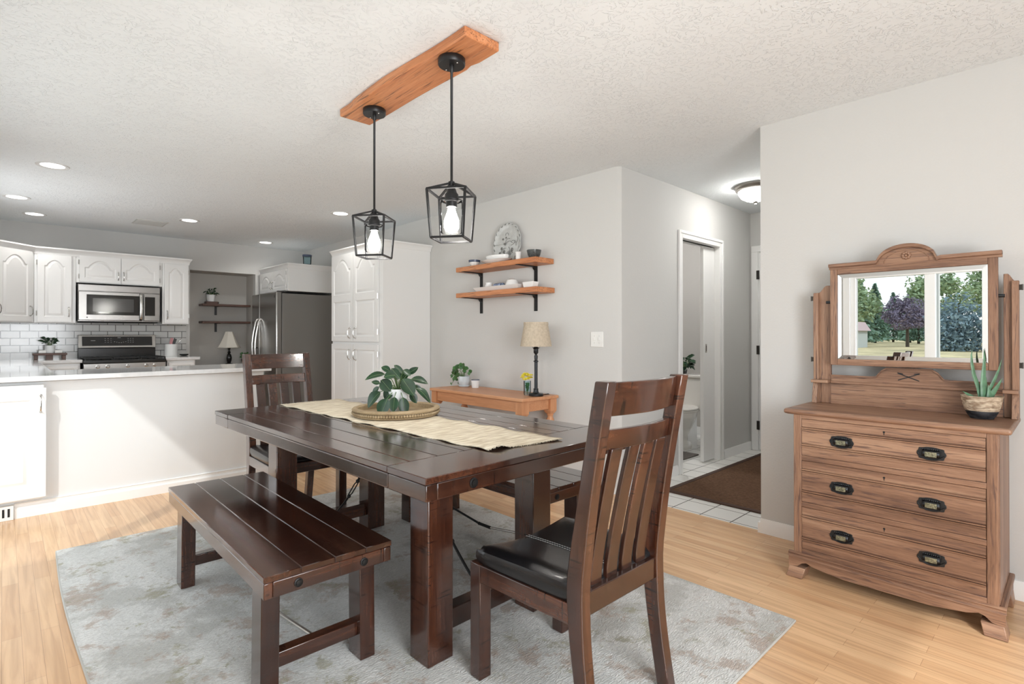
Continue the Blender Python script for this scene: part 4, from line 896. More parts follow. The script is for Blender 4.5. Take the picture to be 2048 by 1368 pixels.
def bowl(u, v):
    prof = [(0, -.36, -.02, .10), (.03, -.36, -.02, .105), (.10, -.33, -.04, .085), (.20, -.33, -.03, .095), (.28, -.38, -.02, .14), (.34, -.43, -.01, .172), (.385, -.45, 0, .182), (.395, -.45, 0, .180)]
    f = u*(len(prof)-1); i = min(int(f), len(prof)-2); g = f-i; z, a0, a1, w = [prof[i][k]*(1-g)+prof[i+1][k]*g for k in range(4)]
    a = 2*math.pi*v; cx_ = (a0+a1)/2; rx = (a1-a0)/2
    return (tx+cx_+rx*math.cos(a), ty+w*math.sin(a)*(1 if math.cos(a) < 0 else 1), z)
bo = MB().grid(bowl, 28, 32); bo.box(tx-.20, tx, ty-.09, ty+.09, 0, .37); bo.build('bowl', 'bisque', tl, fix=False)
def sheet(z0, z1, k=1.0):
    N = 36; pts = [(tx-.22+.235*k*math.cos(2*math.pi*i/N), ty+.19*k*math.sin(2*math.pi*i/N)) for i in range(N)]
    return MB().prism(pts, 'z', z0, z1, True)
sheet(.397, .412, 1.02).build('seat', 'bisque', tl, bevel=.004); sheet(.4135, .432, 1.0).build('lid', 'bisque', tl, bevel=.006)
pl = thing('potted_plant', 'bushy dark green plant standing on the toilet tank', 'plant', (5.42, 2.95, .757))
MB().lathe([(.001, 0), (.035, 0), (.045, .05), (.001, .05)], (5.42, 2.975, .7575), 20).build('pot', 'dkgrey', pl)
mb, st = rand_plant(5.42, 2.96, .80, .14, .20, 60, .04, 14, .08); mb.build('leaves', 'leaf', pl, fix=False); st.build('stems', 'stem', pl)
tag(B(4.25, 4.97, 2.56, 2.98, .0005, .014).build('bath_mat', 'bathmat', None, origin=(4.6, 2.75, 0), bevel=.006), 'small dark bath mat on the bathroom tile', 'mat')

bl = thing('bathroom_fill_dome', 'added round white dome light in the bathroom, out of view', 'light', (4.9, 3.2, CH))  # unseen fixture added to brighten the bathroom
MB().lathe([(.13, 0), (.13, -.02), (.10, -.06), (.001, -.075)], (4.9, 3.2, CH), 32).build('dome', 'domeglass', bl)
l = bpy.data.lights.new('bathroom_fill', 'POINT'); l.energy = 20; l.shadow_soft_size = .1; lo = bpy.data.objects.new('bathroom_fill', l); COL.objects.link(lo); lo.parent = bl; lo.location = (0, 0, -.14)

# ------------------------------------------------------------------ dresser with mirror
dr = thing('dresser', 'antique oak dresser with tilting mirror and three drawers', 'dresser', (3.03, .59, 0))
XF, YL, YR = 2.84, .966, .212
XB = 3.285
B(XF+.012, XB, YR+.004, YL-.004, .115, .795).build('carcass', 'oakz', dr, bevel=.003)
# front frame
ff = MB()
for ya2, yb2 in ((YR, .2485), (.9305, YL)): MB().box(XF, XF+.02, ya2, yb2, .118, .796).build('stile', 'oakz', dr, bevel=.002)
for z0, z1 in ((.118, .142), (.348, .371), (.5745, .5975), (.777, .796)): MB().box(XF, XF+.02, .2485, .9305, z0, z1).build('rail', 'oaky', dr, bevel=.0015)
# side return at the right
B(XF+.02, XB, YR-.002, YR+.004, .118, .796).build('side_panel', 'oakz', dr)
def drawer(z0, z1):
    x = XF+.001; y0, y1 = .2505, .9285
    pts = [(x+.018, z0+.002), (x+.001, z0+.002), (x+.001, z0+.043)]
    for zc in (z0+.047, z1-.052):
        if zc > z0+.1: pts += [(x+.001, zc-.004)]
        pts += [(x-.007, zc-.003), (x-.008, zc+.001), (x+.003, zc+.002), (x+.003, zc+.0035), (x-.006, zc+.005), (x-.006, zc+.009), (x+.006, zc+.011), (x+.006, zc+.013), (x+.001, zc+.0145)]
    pts += [(x+.001, z1-.002), (x+.018, z1-.002)]
    d = MB().prism(pts, 'y', y0, y1).build('drawer', 'oaky', dr)
    zh = (z0+z1)/2-.001
    for yc in (.757, .423):
        # backplate with scalloped outline, cartouche and bail
        N = 40; out = []
        for i in range(N):
            a = 2*math.pi*i/N; ca, sa = math.cos(a), math.sin(a)
            r_ = 1+.05*math.cos(8*a)
            out.append((yc+.048*math.copysign(abs(ca)**.55, ca)*r_, zh+.027*math.copysign(abs(sa)**.75, sa)*r_))
        h = MB().prism(out, 'x', x-.0028, x+.0005); hh = h.build('drawer_handle', 'pewter', d, bevel=.0008)
        MB().grid(lambda u, v: (x-.003-.016*math.sin(math.pi*min(1, u*1.15))**.8, yc-.030+.06*v, zh+.017-.036*u), 8, 6).build('cup_pull', 'pewter', hh, solid=.002)
        B(x-.0205, x-.0185, yc-.020, yc+.020, zh-.011, zh+.010).build('plaque', 'pewter_light', hh, bevel=.001)
        MB().tube([(x-.004, yc-.046+.092*i/12, zh-.002-.024*math.sin(math.pi*i/12)) for i in range(13)], .0022, 6).build('bail', 'pewter', hh)
        b3 = MB()
        for i in range(9): b3.ball((x-.008, yc-.028+.007*i, zh+.019), .0032, 6, 5)
        b3.build('beading', 'pewter', hh)
    MB().lathe([(.0045, 0), (.0045, -.001)], (x+.001, .591, z1-.022), 10, 'x').box(x-.0001, x+.001, .5895, .5925, z1-.034, z1-.022).build('keyhole', 'dark', d)
drawer(.142, .348); drawer(.371, .5745); drawer(.5975, .777)
# top
tpf = MB()
def top_prof(e): return e
pr_ = [(.0, .796), (.0, .822), (-.022, .822), (-.032, .817), (-.036, .810), (-.030, .804), (-.018, .800), (-.014, .796)]
tz = MB(); tz.box(XF-.012, XB+.012, .172, 1.010, .797, .822)
tz.build('top', 'oaky', dr, bevel=.010, seg=3)
B(XF-.004, XB, .185, .995, .7955, .8005).build('top_moulding', 'oaky', dr, bevel=.002)
# base: bracket feet and shaped apron
def arch(yv):  # apron lower edge, height as function of y in 0..1 between feet
    return yv
n = 40; ya, yb_ = .985, .193; lo = []; hi = []
for i in range(n+1):
    f = i/n; y = ya+(yb_-ya)*f; s_ = abs(f-.5)*2
    if s_ > .91: z = 0
    elif s_ > .80: z = .052+.028*math.sin((.91-s_)/.11*math.pi*.5)
    elif s_ > .72: z = .080-.012*(.80-s_)/.08
    else: z = .042+.026*(s_/.72)**1.6
    lo.append((y, z)); hi.append((y, .098))
lo2 = [(y, max(z, .052)) for (y, z) in lo]
ap = MB().strip(lo2, hi, 'x', XF-.014, XF+.006); ap.build('apron', 'oaky', dr)
def mould(mb, prof, y0, y1):  # profile (x,z) swept along y
    return mb.prism(prof, 'y', y0, y1)
mould(MB(), [(XF+.004, .098), (XF-.018, .098), (XF-.016, .106), (XF-.008, .109), (XF-.012, .115), (XF-.004, .121), (XF+.004, .121)], .190, .988).build('base_moulding', 'oaky', dr)
B(XF+.004, XB, YR-.020, YR+.001, .100, .121).build('base_moulding', 'oakx', dr, bevel=.005)
def foot(y_out, s):   # s=+1: outer side at larger y
    m_ = MB()
    pr2 = [(y_out+s*.008, 0), (y_out-s*.070, 0), (y_out-s*.066, .008), (y_out-s*.064, .052), (y_out, .052), (y_out-s*.002, .03)]
    vs = []
    x0 = XF-.028
    a = [(y_out+s*.010, .001), (y_out-s*.062, .001), (y_out-s*.074, .050), (y_out-s*.002, .052)]
    for (yy, zz) in a: vs.append((XF-.014-(.014 if zz < .01 else .0), yy, zz))
    for (yy, zz) in a: vs.append((XF+.07 if True else 0, yy, zz))
    m_.add(vs, [(0, 1, 2, 3), (7, 6, 5, 4), (0, 4, 5, 1), (1, 5, 6, 2), (2, 6, 7, 3), (3, 7, 4, 0)])
    m_.build('foot', 'oaky', dr, bevel=.003)
foot(.984, 1); foot(.194, -1)
for yy in (.974, .204):
    s_ = 1 if yy > .5 else -1
    MB().add([(XB-.10, yy+s_*.012, .001), (XB, yy+s_*.012, .001), (XB, yy-s_*.02, .001), (XB-.10, yy-s_*.02, .001), (XB-.12, yy, .10), (XB, yy, .10), (XB, yy-s_*.02, .10), (XB-.12, yy-s_*.02, .10)],
             [(0, 3, 2, 1), (4, 5, 6, 7), (0, 1, 5, 4), (1, 2, 6, 5), (2, 3, 7, 6), (3, 0, 4, 7)]).build('foot', 'oaky', dr, bevel=.003)
sd_lo = []; sd_hi = []
for i in range(13):
    f = i/12; x = XF+.03+(XB-XF-.06)*f; sd_lo.append((x, .06+.025*math.sin(math.pi*f))); sd_hi.append((x, .1))
MB().strip(sd_lo, sd_hi, 'y', YR-.016, YR+.004).build('side_apron', 'oakx', dr)
MB().strip([(p_[0], p_[1]) for p_ in sd_lo], sd_hi, 'y', YL-.004, YL+.016).build('side_apron', 'oakx', dr)
# backboard and mirror supports
XS = 3.20
bd = MB(); n = 30; lo = []; hi = []
for i in range(n+1):
    f = i/n; y = .905+(.224-.905)*f; s_ = abs(f-.5)*2
    z = .972 if s_ > .42 else 1.020 if s_ < .28 else 1.020-.048*(.5-.5*math.cos(math.pi*(s_-.28)/.14))
    lo.append((y, .938)); hi.append((y, z))
B(XS+.012, XS+.028, .224, .905, .8225, .938).build('back_panel', 'oaky', dr)
MB().strip(lo, hi, 'x', XS+.010, XS+.026).build('crest_rail', 'oaky', dr, bevel=.002)
lo = [(a, b-.004) for a, b in hi]; hi2 = [(a, b+.004) for a, b in hi]
MB().strip(lo, hi2, 'x', XS+.002, XS+.012).build('crest_bead', 'oaky', dr)
B(XS-.002, XS+.012, .224, .905, .930, .944).build('ledge_rail', 'oaky', dr, bevel=.003)
ca = MB()
for (p, q) in (((.62, 1.002), (.535, .968)), ((.62, .968), (.535, 1.002)), ((.622, 1.004), (.60, 1.0)), ((.533, 1.004), (.555, 1.0))):
    ca.bar((XS+.0095, p[0]-.012, p[1]-.004), (XS+.0095, q[0]-.012, q[1]-.004), .004, .006, (1, 0, 0))
ca.build('pierced_motif', 'pewter', dr)
def post(yi, yo, tz_, side):
    m_ = MB(); n = 12; A = []; Bq = []
    # board facing front, shaped shoulder at the top
    pts = [(yi, tz_[0])]
    for i in range(n+1):
        f = i/n; y = yi+(yo-yi)*f; z = tz_[0]-(tz_[0]-tz_[1])*(.5-.5*math.cos(math.pi*min(1, max(0, (f-.25)/.5)))); A.append((y, .8225)); Bq.append((y, z))
    m_.strip(A, Bq, 'x', XS+.012, XS+.034); m_.build('mirror_post', 'oakz', dr, bevel=.002)
    s_ = 1 if yo > yi else -1
    # outer moulded upright projecting forward
    prf = [(XS-.035, .8225), (XS-.020, .90), (XS-.012, .93), (XS-.004, .935), (XS-.004, .96), (XS-.006, 1.10), (XS-.008, tz_[1]-.03), (XS-.002, tz_[1]), (XS+.012, tz_[1]), (XS+.012, .8225)]
    MB().prism(prf, 'y', yo-s_*.024, yo).build('side_upright', 'oakz', dr, bevel=.002)
    B(XS-.045, XS+.012, min(yi, yo)+.0, max(yi, yo)+.002, .932, .948).build('bracket_shelf', 'oaky', dr, bevel=.003)
    for z in (tz_[1]-.03, 1.055):
        MB().box(XS-.002, XS+.003, min(yo, yo+s_*.011), max(yo, yo+s_*.011), z-.012, z+.012).tube([(XS, yo+s_*.011, z-.013), (XS, yo+s_*.011, z+.013)], .003, 8).build('hinge', 'hinge', dr)
post(.905, .985, (1.452, 1.415), 1); post(.222, .171, (1.458, 1.425), -1)
# mirror frame
XMm = 3.165
my0, my1, mz0, mz1 = .236, .895, 1.030, 1.545
gl0, gl1, gz0, gz1 = .270, .862, 1.062, 1.503
mf = thing('mirror_frame_pivot', None, None) if False else None
mfr = MB().box(XMm+.010, XMm+.022, my0+.004, my1-.004, mz0+.004, 1.53).build('mirror_frame', 'oaky', dr)
for ya2, yb2 in ((my0, gl0), (gl1, my1)): MB().box(XMm, XMm+.024, ya2, yb2, mz0, 1.53).build('frame_stile', 'oakz', mfr, bevel=.003)
for za_, zb_ in ((mz0, gz0), (gz1, 1.53)): MB().box(XMm, XMm+.024, gl0, gl1, za_, zb_).build('frame_rail', 'oaky', mfr, bevel=.002)
n = 48; lo = []; hi = []; mid = []; yc = .566
for i in range(n+1):
    f = i/n; y = .900+(.222-.900)*f; d_ = abs(y-yc); z = 1.553 if d_ > .118 else 1.548+.075*math.sqrt(max(0, 1-(d_/.118)**2))
    lo.append((y, 1.53)); hi.append((y, z))
MB().strip(lo, [(a, b-.003) for a, b in hi], 'x', XMm+.002, XMm+.022).build('crest', 'oaky', mfr)
MB().strip([(a, b-.012) for a, b in hi], [(a, b+.006) for a, b in hi], 'x', XMm-.014, XMm+.028).build('crest_moulding', 'oaky', mfr, bevel=.002)
arc = [(XMm+.001, yc+.090*math.cos(math.pi*i/20), 1.541+.058*math.sin(math.pi*i/20)) for i in range(21)]
MB().tube(arc, .0022, 6).build('arch_bead', 'oaky', mfr)
ro = MB()
for i in range(8):
    a = i*math.pi/4; ro.ball((XMm-.0, yc+.013*math.cos(a), 1.572+.013*math.sin(a)), .0075, 8, 6)
ro.ball((XMm-.003, yc, 1.572), .007, 8, 6); ro.build('rosette', 'oaky', mfr)
bv = .020; xg = XMm+.008
gm_ = MB().add([(xg, gl0+bv, gz0+bv), (xg, gl1-bv, gz0+bv), (xg, gl1-bv, gz1-bv), (xg, gl0+bv, gz1-bv)], [(0, 1, 2, 3)])
oq = [(gl0, gz0), (gl1, gz0), (gl1, gz1), (gl0, gz1)]; iq = [(gl0+bv, gz0+bv), (gl1-bv, gz0+bv), (gl1-bv, gz1-bv), (gl0+bv, gz1-bv)]
for i in range(4):
    j = (i+1) % 4; gm_.add([(xg+.0013, *oq[i]), (xg+.0013, *oq[j]), (xg, *iq[j]), (xg, *iq[i])], [(0, 1, 2, 3)])
gm_.build('mirror_glass', 'mirror', mfr, fix=False)
for y in (my0, my1): MB().lathe([(.008, -.013), (.008, .013)], (XMm+.012, y+(.008 if y > .5 else -.008), 1.36), 10, 'y').build('pivot', 'pewter', dr)

# aloe in basket on the dresser
ax_, ay_ = 3.115, .287
al = thing('aloe_plant', 'aloe plant in a two-tone woven basket on the dresser', 'plant', (ax_, ay_, .8225))
def bas(r0, r1, z0, z1, n=8):
    return [(r0+(r1-r0)*(i/n)**.7+.0015*math.sin(i*3), z0+(z1-z0)*i/n) for i in range(n+1)]
MB().lathe([(.001, 0), (.040, 0)]+bas(.043, .057, .006, .034, 4), (ax_, ay_, .823), 36, caps=False).build('basket_base', 'basketdark', al)
MB().lathe(bas(.057, .072, .034, .098, 7)+[(.069, .099), (.066, .09), (.058, .05)], (ax_, ay_, .823), 36, caps=False).build('basket', 'basket', al)
MB().lathe([(.001, .084), (.066, .084)], (ax_, ay_, .823), 24, caps=False).build('soil', 'soil', al, fix=False)
am = MB(); rt = Vector((.725, -.6885, 0)); fwv = Vector((.6885, .725, 0))
def spike(pts, w0, fo=0):
    P_ = [Vector((ax_, ay_, .823))+rt*p[0]*1.2+Vector((0, 0, .08+(p[1]-.08)*1.36))-fwv*(p[2] if len(p) > 2 else 0) for p in pts]; n = len(P_)
    vs = []; K = 8
    for i, p in enumerate(P_):
        d = (P_[min(i+1, n-1)]-P_[max(i-1, 0)]).normalized(); sd_ = d.cross(fwv).normalized(); fr_ = sd_.cross(d)
        f = i/(n-1); w = w0*(1-f**1.8)*.5+.0006
        for k in range(K):
            a = 2*math.pi*k/K; vs.append(p+sd_*w*math.cos(a)+fr_*w*.35*(math.sin(a)))
    am.add(vs, [(i*K+k, i*K+(k+1) % K, (i+1)*K+(k+1) % K, (i+1)*K+k) for i in range(n-1) for k in range(K)], True)
spike([(-.002, .08), (-.012, .12), (-.028, .16), (-.036, .20), (-.037, .225), (-.034, .242)], .020)
spike([(.0, .08, .01), (-.003, .13, .01), (.0, .17, .01), (.003, .21, .01), (.001, .245, .01)], .026)
spike([(.012, .08), (.014, .12), (.013, .15), (.006, .175)], .020)
spike([(.014, .08, .0), (.030, .115), (.050, .15), (.066, .185), (.074, .212)], .018)
spike([(.016, .08, .012), (.030, .10, .012), (.050, .125, .012), (.066, .15, .012)], .028)
spike([(.012, .08, .02), (.012, .10, .022), (.010, .13, .02)], .030)
spike([(-.02, .082, .0), (-.045, .095), (-.070, .108)], .016)
am.build('leaves', 'aloe', al)

# ------------------------------------------------------------------ dining area rug
RX0_, RX1_, RY0_, RY1_ = .215, 2.375, .805, 3.83; RT = .012
rgm = MB()
def edge_x(v):  # slightly wavy left edge
    return RX0_+.018*math.sin(v*5.2+.4)*(1-abs(2*v-1)**3)
def top_(u, v): return (edge_x(v)*(1-u)+RX1_*u, RY0_+(RY1_-RY0_)*v, RT)
rgm.grid(top_, 24, 30, False)
NU, NV = 24, 30
ring_ = [(u/NU, 0) for u in range(NU+1)]+[(1, v/NV) for v in range(1, NV+1)]+[(1-u/NU, 1) for u in range(1, NU+1)]+[(0, 1-v/NV) for v in range(1, NV)]
tp_ = [top_(*q) for q in ring_]; k = len(tp_)
rgm.add(tp_+[(x, y, .0005) for (x, y, z) in tp_], [(i, (i+1) % k, k+(i+1) % k, k+i) for i in range(k)])
rg_ = thing('area_rug', 'large pale grey faded-pattern area rug under the dining set', 'rug', (1.3, 2.3, 0))
rgm.build('pile', 'rug', rg_, fix=False)
eb = MB(); eb.tube([(x, y, RT*.5) for (x, y, z) in tp_]+[(tp_[0][0], tp_[0][1], RT*.5)], .0065, 6); eb.build('edge_binding', 'rugedge', rg_)

# ------------------------------------------------------------------ dining table (local frame, origin = rug point under centre)
def build_table():
    t = thing('dining_table', 'dark espresso rectangular plank dining table with breadboard ends', 'table', (0, 0, 0))
    W_, L_, H_ = 1.094, 2.005, .748
    x0, x1, y0, y1 = -W_/2, W_/2, -L_/2, L_/2
    tp = MB(); e = .215; g = .0016; zt = H_-.022
    cuts = [x0, x0+.090, x0+.207, x0+.33, x0+.45, x0+.57, x0+.69, x0+.79, x0+.876, x0+.988, x1]
    for a, b in zip(cuts[:-1], cuts[1:]): tp.box(a+g, b-g, y0+e+g, y1-e-g, zt, H_)
    tp.box(x0, x1, y0, y0+e-g, zt, H_); tp.box(x0, x1, y1-e+g, y1, zt, H_)
    tp.box(x0+.004, x1-.004, y0+.02, y1-.02, zt-.002, H_-.004)
    tp.build('tabletop', 'esptopy', t, bevel=.0022, seg=1)
    ap = MB(); za = zt-.053
    for xa, xb in ((x0+.003, x0+.045), (x1-.045, x1-.003)):
        MB().box(xa, xb, y0+e-.004, y1-e+.004, za+.002, zt-.004).box(xa, xb, y0+e, y1-e, za, zt-.0015).box(xa, xb, y0+.003, y0+e-.004, za, zt-.0015).box(xa, xb, y1-e+.004, y1-.003, za, zt-.0015).build('side_apron', 'espy', t, bevel=.003)
    for ya_, yb2 in ((y0+.003, y0+.045), (y1-.045, y1-.003)): MB().box(x0+.045, x1-.045, ya_, yb2, za, zt-.0015).build('end_apron', 'espx', t, bevel=.003)
    for yy, s_ in ((y0+.003, -1), (y1-.003, 1)):
        for xx in (x0+.19, x1-.19):
            MB().lathe([(.017, 0), (.017, s_*.003), (.012, s_*.004), (.011, s_*.009), (.001, s_*.010)], (xx, yy, zt-.028), 6 if False else 18, 'y').build('bolt', 'iron', t)
    LX0, LX1 = -.370, .285   # outer faces of legs
    LYn, LYf = -.772, .578    # near faces of legs
    lw = .112
    for lx in (LX0, LX1-lw):
        for ly in (LYn, LYf):
            MB().box(lx, lx+lw, ly, ly+lw, .0005, za+.0).box(lx+.0, lx+lw, ly, ly+lw, za, zt-.003).build('leg', 'espz', t, bevel=.004)
    for ly in (LYn, LYf):
        MB().box(LX0+lw, LX1-lw, ly+.025, ly+.085, .085, .160).build('stretcher', 'espx', t, bevel=.004)
        MB().box(LX0+lw, LX1-lw, ly+.02, ly+.09, .60, zt-.003).build('crosspiece', 'espx', t, bevel=.004)
    cxm = (LX0+LX1)/2
    MB().box(cxm-.05, cxm+.05, LYn+.09, LYf+.02, .64, zt-.003).build('centre_beam', 'espy', t, bevel=.003)
    for s_, ly in ((1, LYn+.085), (-1, LYf+.025)):
        p0 = Vector((cxm, ly, .13)); p1 = Vector((cxm, ly+s_*.48, .64)); rd = MB()
        pts = [p0+(p1-p0)*f+Vector((0, 0, -.05*math.sin(math.pi*f))) for f in [i/10 for i in range(11)]]
        rd.tube(pts[:5], .006, 8).tube(pts[6:], .006, 8)
        a, b = pts[4], pts[6]; o_ = Vector((.010, 0, 0)); rd.tube([a, a+(b-a)*.15+o_, a+(b-a)*.85+o_, b], .0035, 6).tube([a, a+(b-a)*.15-o_, a+(b-a)*.85-o_, b], .0035, 6)
        rd.ball(a, .011, 8, 6).ball(b, .011, 8, 6)
        rd.build('turnbuckle_rod', 'iron', t)
    return t
dt = build_table()
dt.location = (1.437, 2.352, RT+.0005); dt.rotation_euler = (0, 0, math.radians(1.4))
TT = RT+.0005+.748

# ------------------------------------------------------------------ benches
def build_bench():
    t = thing('dining_bench', 'dark espresso plank bench in front, left of the dining table', 'bench', (0, 0, 0), 'plank benches along the table')
    W_, L_, H_ = .442, 1.325, .440
    x0, x1, y0, y1 = -W_/2, W_/2, -L_/2, L_/2
    cuts = [x0, x0+.115, x0+.228, x0+.34, x1]; tp = MB(); zt = H_-.020; g = .0014
    for a, b in zip(cuts[:-1], cuts[1:]): tp.box(a+g, b-g, y0, y1, zt, H_)
    tp.box(x0+.003, x1-.003, y0+.003, y1-.003, zt-.002, H_-.003)
    tp.build('bench_top', 'esptopy', t, bevel=.002, seg=1)
    za = zt-.052
    for xa, xb in ((x0+.003, x0+.030), (x1-.030, x1-.003)): MB().box(xa, xb, y0+.003, y1-.003, za, zt-.0015).build('side_apron', 'espy', t, bevel=.003)
    for ya_, yb2 in ((y0+.003, y0+.035), (y1-.035, y1-.003)): MB().box(x0+.030, x1-.030, ya_, yb2, za, zt-.0015).build('end_apron', 'espx', t, bevel=.003)
    for yy, s_ in ((y0+.003, -1), (y1-.003, 1)):
        for xx in (x0+.108, x1-.108):
            MB().lathe([(.014, 0), (.014, s_*.003), (.010, s_*.004), (.009, s_*.007), (.001, s_*.008)], (xx, yy, zt-.027), 18, 'y').build('bolt', 'iron', t)
    lw = .058
    for lx0, lx1 in ((x0+.024, x0+.024+lw), (x1-.024-lw, x1-.024)):
        for s_ in (-1, 1):
            a = s_*(L_/2-.085); b = s_*(L_/2-.175); ly0, ly1 = min(a, b), max(a, b)
            sp = s_*.022
            MB().taper((lx0-(.004 if lx0 < 0 else -.004), lx1-(.004 if lx0 < 0 else -.004), ly0-.0, ly1-.0), .0005, (lx0, lx1, ly0, ly1), zt-.003).build('leg', 'espz', t, bevel=.003)
    for s_ in (-1, 1):
        yc = s_*(L_/2-.130)
        MB().box(x0+.024+lw-.004, x1-.024-lw+.004, yc-.022, yc+.022, .085, .135).build('stretcher', 'espx', t, bevel=.003)
    rd = MB(); y_ = L_/2-.15
    rd.tube([(0, -y_, .12), (0, -y_*.5, .085), (0, -.05, .058)], .0065, 8).build('rod', 'steel', t)
    rd = MB(); rd.tube([(0, y_, .12), (0, y_*.5, .085), (0, .05, .058)], .0065, 8).ball((0, 0.05, .058), .010, 8, 6).tube([(0, -.05, .058), (0, .05, .058)], .009, 8).build('rod', 'iron', t)
    return t
bn = build_bench(); bn.location = (.797, 2.357, RT+.0005); bn.rotation_euler = (0, 0, math.radians(-.3))
copy_tree(bn, (2.05, 2.39, RT+.0005), math.radians(.5), 'dark espresso plank bench behind the dining table on the wall side')

# ------------------------------------------------------------------ chairs (local: sitter faces +y, back at -y)
def build_chair():
    t = thing('dining_chair', 'dark slat-back dining chair with black leather seat in the foreground', 'chair', (0, 0, 0), 'slat-back chairs at the table ends')
    hw = .236; hr = .220
    def postp(z):   # y of the post centre at height z
        if z < .45: f = z/.45; return -.245+.052*math.sin(f*math.pi/2)
        f = (z-.45)/.60; return -.193-.100*f**1.15
    for s_ in (-1, 1):
        m_ = MB(); n = 22; lo = []; hi = []
        for i in range(n+1):
            z = .0005+1.047*i/n; y = postp(z); hwd = .023+.006*math.exp(-((z-.45)/.18)**2)
            lo.append((y-hwd, z)); hi.append((y+hwd, z))
        x = s_*(hr-.0215); m_.strip(lo, hi, 'x', x-.0215, x+.0215)
        o = m_.build('rear_leg', 'espz', t, bevel=.004)
    for s_ in (-1, 1):
        x = s_*(hw-.026)
        MB().box(x-.026, x+.026, .205, .257, .0005, .395).build('front_leg', 'espz', t, bevel=.004)
    for s_ in (-1, 1):
        MB().prism([(s_*hr, -.172), (s_*hw, .206), (s_*(hw-.024), .206), (s_*(hr-.024), -.172)], 'z', .335, .395).build('side_rail', 'espy', t, bevel=.003)
    MB().box(-hw+.05, hw-.05, .225, .250, .335, .395).build('front_rail', 'espx', t, bevel=.003)
    MB().box(-hr+.043, hr-.043, -.215, -.190, .36, .43).build('back_rail', 'espx', t, bevel=.003)
    def crail(z0, z1, dep, nm, th=.022):
        n = 14; lo = []; hi = []; m_ = MB(); vs = []
        for i in range(n+1):
            f = i/n; x = (-hr+.043)+(2*hr-.086)*f; bow = -dep*math.sin(math.pi*f)
            for z in (z0, z1):
                y = postp(z)+bow+.004; vs += [(x, y-th/2, z), (x, y+th/2, z)]
        fs = []
        for i in range(n):
            a = i*4; b = a+4
            fs += [(a, b, b+2, a+2), (a+1, a+3, b+3, b+1), (a+2, b+2, b+3, a+3), (a, a+1, b+1, b)]
        fs += [(0, 2, 3, 1), (n*4, n*4+1, n*4+3, n*4+2)]
        m_.add(vs, fs, False); m_.build(nm, 'espx', t, bevel=.003)
    crail(.945, 1.043, .028, 'crest_rail'); crail(.845, .905, .024, 'lumbar_rail', .020)
    for k in range(4):
        xc = -.1185+.079*k; f = (xc+hr)/(2*hr); m_ = MB(); lo = []; hi = []; n = 12
        for i in range(n+1):
            z = .428+(.848-.428)*i/n; u = i/n; y = postp(z)+.004-.024*math.sin(math.pi*f)*u**1.5+.0; lo.append((y-.008, z)); hi.append((y+.008, z))
        m_.strip(lo, hi, 'x', xc-.027, xc+.027).build('back_slat', 'espz', t, bevel=.003)
    # saddle seat cushion
    def seat(u, v, e=1.0):
        x = -1+2*u; y = -1+2*v
        z = .448+.024*abs(x)**1.8-.006*(1-abs(x))-.010*(y*.5+.5)**3
        return (.226*x, .020+.208*y, z)
    sm_ = MB(); NN = 24
    def puff(u, v):
        x = -1+2*u; y = -1+2*v; m_ = max(abs(x), abs(y)); p = seat(u, v)
        k = max(0, (m_-.72)/.28); c_ = min(1, (abs(x)*abs(y))**6*1.4)
        sx_ = 1+.045*math.sin(k*math.pi/2); rnd = 1-.035*c_
        tp2 = 1-.075*(1-v)
        return (p[0]*sx_*rnd*tp2, .020+(p[1]-.020)*sx_*rnd, p[2]-.022*(1-math.sqrt(max(0, 1-k*k)))-.004*abs(0))
    sm_.grid(puff, NN, NN)
    rg2 = [(i/NN, 0) for i in range(NN+1)]+[(1, j/NN) for j in range(1, NN+1)]+[(1-i/NN, 1) for i in range(1, NN+1)]+[(0, 1-j/NN) for j in range(1, NN)]
    P0 = [puff(*q) for q in rg2]; k = len(P0)
    def sc(p, s): return (p[0]*s, .02+(p[1]-.02)*s)
    lev = [(1.0, 0), (1.012, .25), (1.012, .55), (.995, .85), (.975, 1.0)]
    sm_.add([(*sc(p, s_), p[2]*(1-f_)+.3955*f_) for (s_, f_) in lev for p in P0],
            [(r*k+i, r*k+(i+1) % k, (r+1)*k+(i+1) % k, (r+1)*k+i) for r in range(4) for i in range(k)]+[tuple(4*k+i for i in range(k))], True)
    se = sm_.build('seat', 'leather', t, weld=True)
    for dx in (-.0065, .0065):
        s3 = MB()
        for i in range(34):
            v0 = .03+.94*i/34; v1 = v0+.018; p, q = seat(.5+dx/.472, v0), seat(.5+dx/.472, v1)
            s3.tube([(p[0], p[1], p[2]+.0006), (q[0], q[1], q[2]+.0006)], .0013, 4)
        s3.build('stitching', 'stitch', se)
    s3 = MB().tube([(0, seat(.5, v)[1], seat(.5, v)[2]+.0002) for v in [i/20 for i in range(21)]], .0022, 6); s3.build('seam', 'leather', se)
    return t
ch = build_chair(); ch.location = (1.410, 1.190, RT+.0005)
copy_tree(ch, (1.375, 3.505, RT+.0005), math.pi+math.radians(1), 'dark slat-back dining chair at the far end, back toward the kitchen')

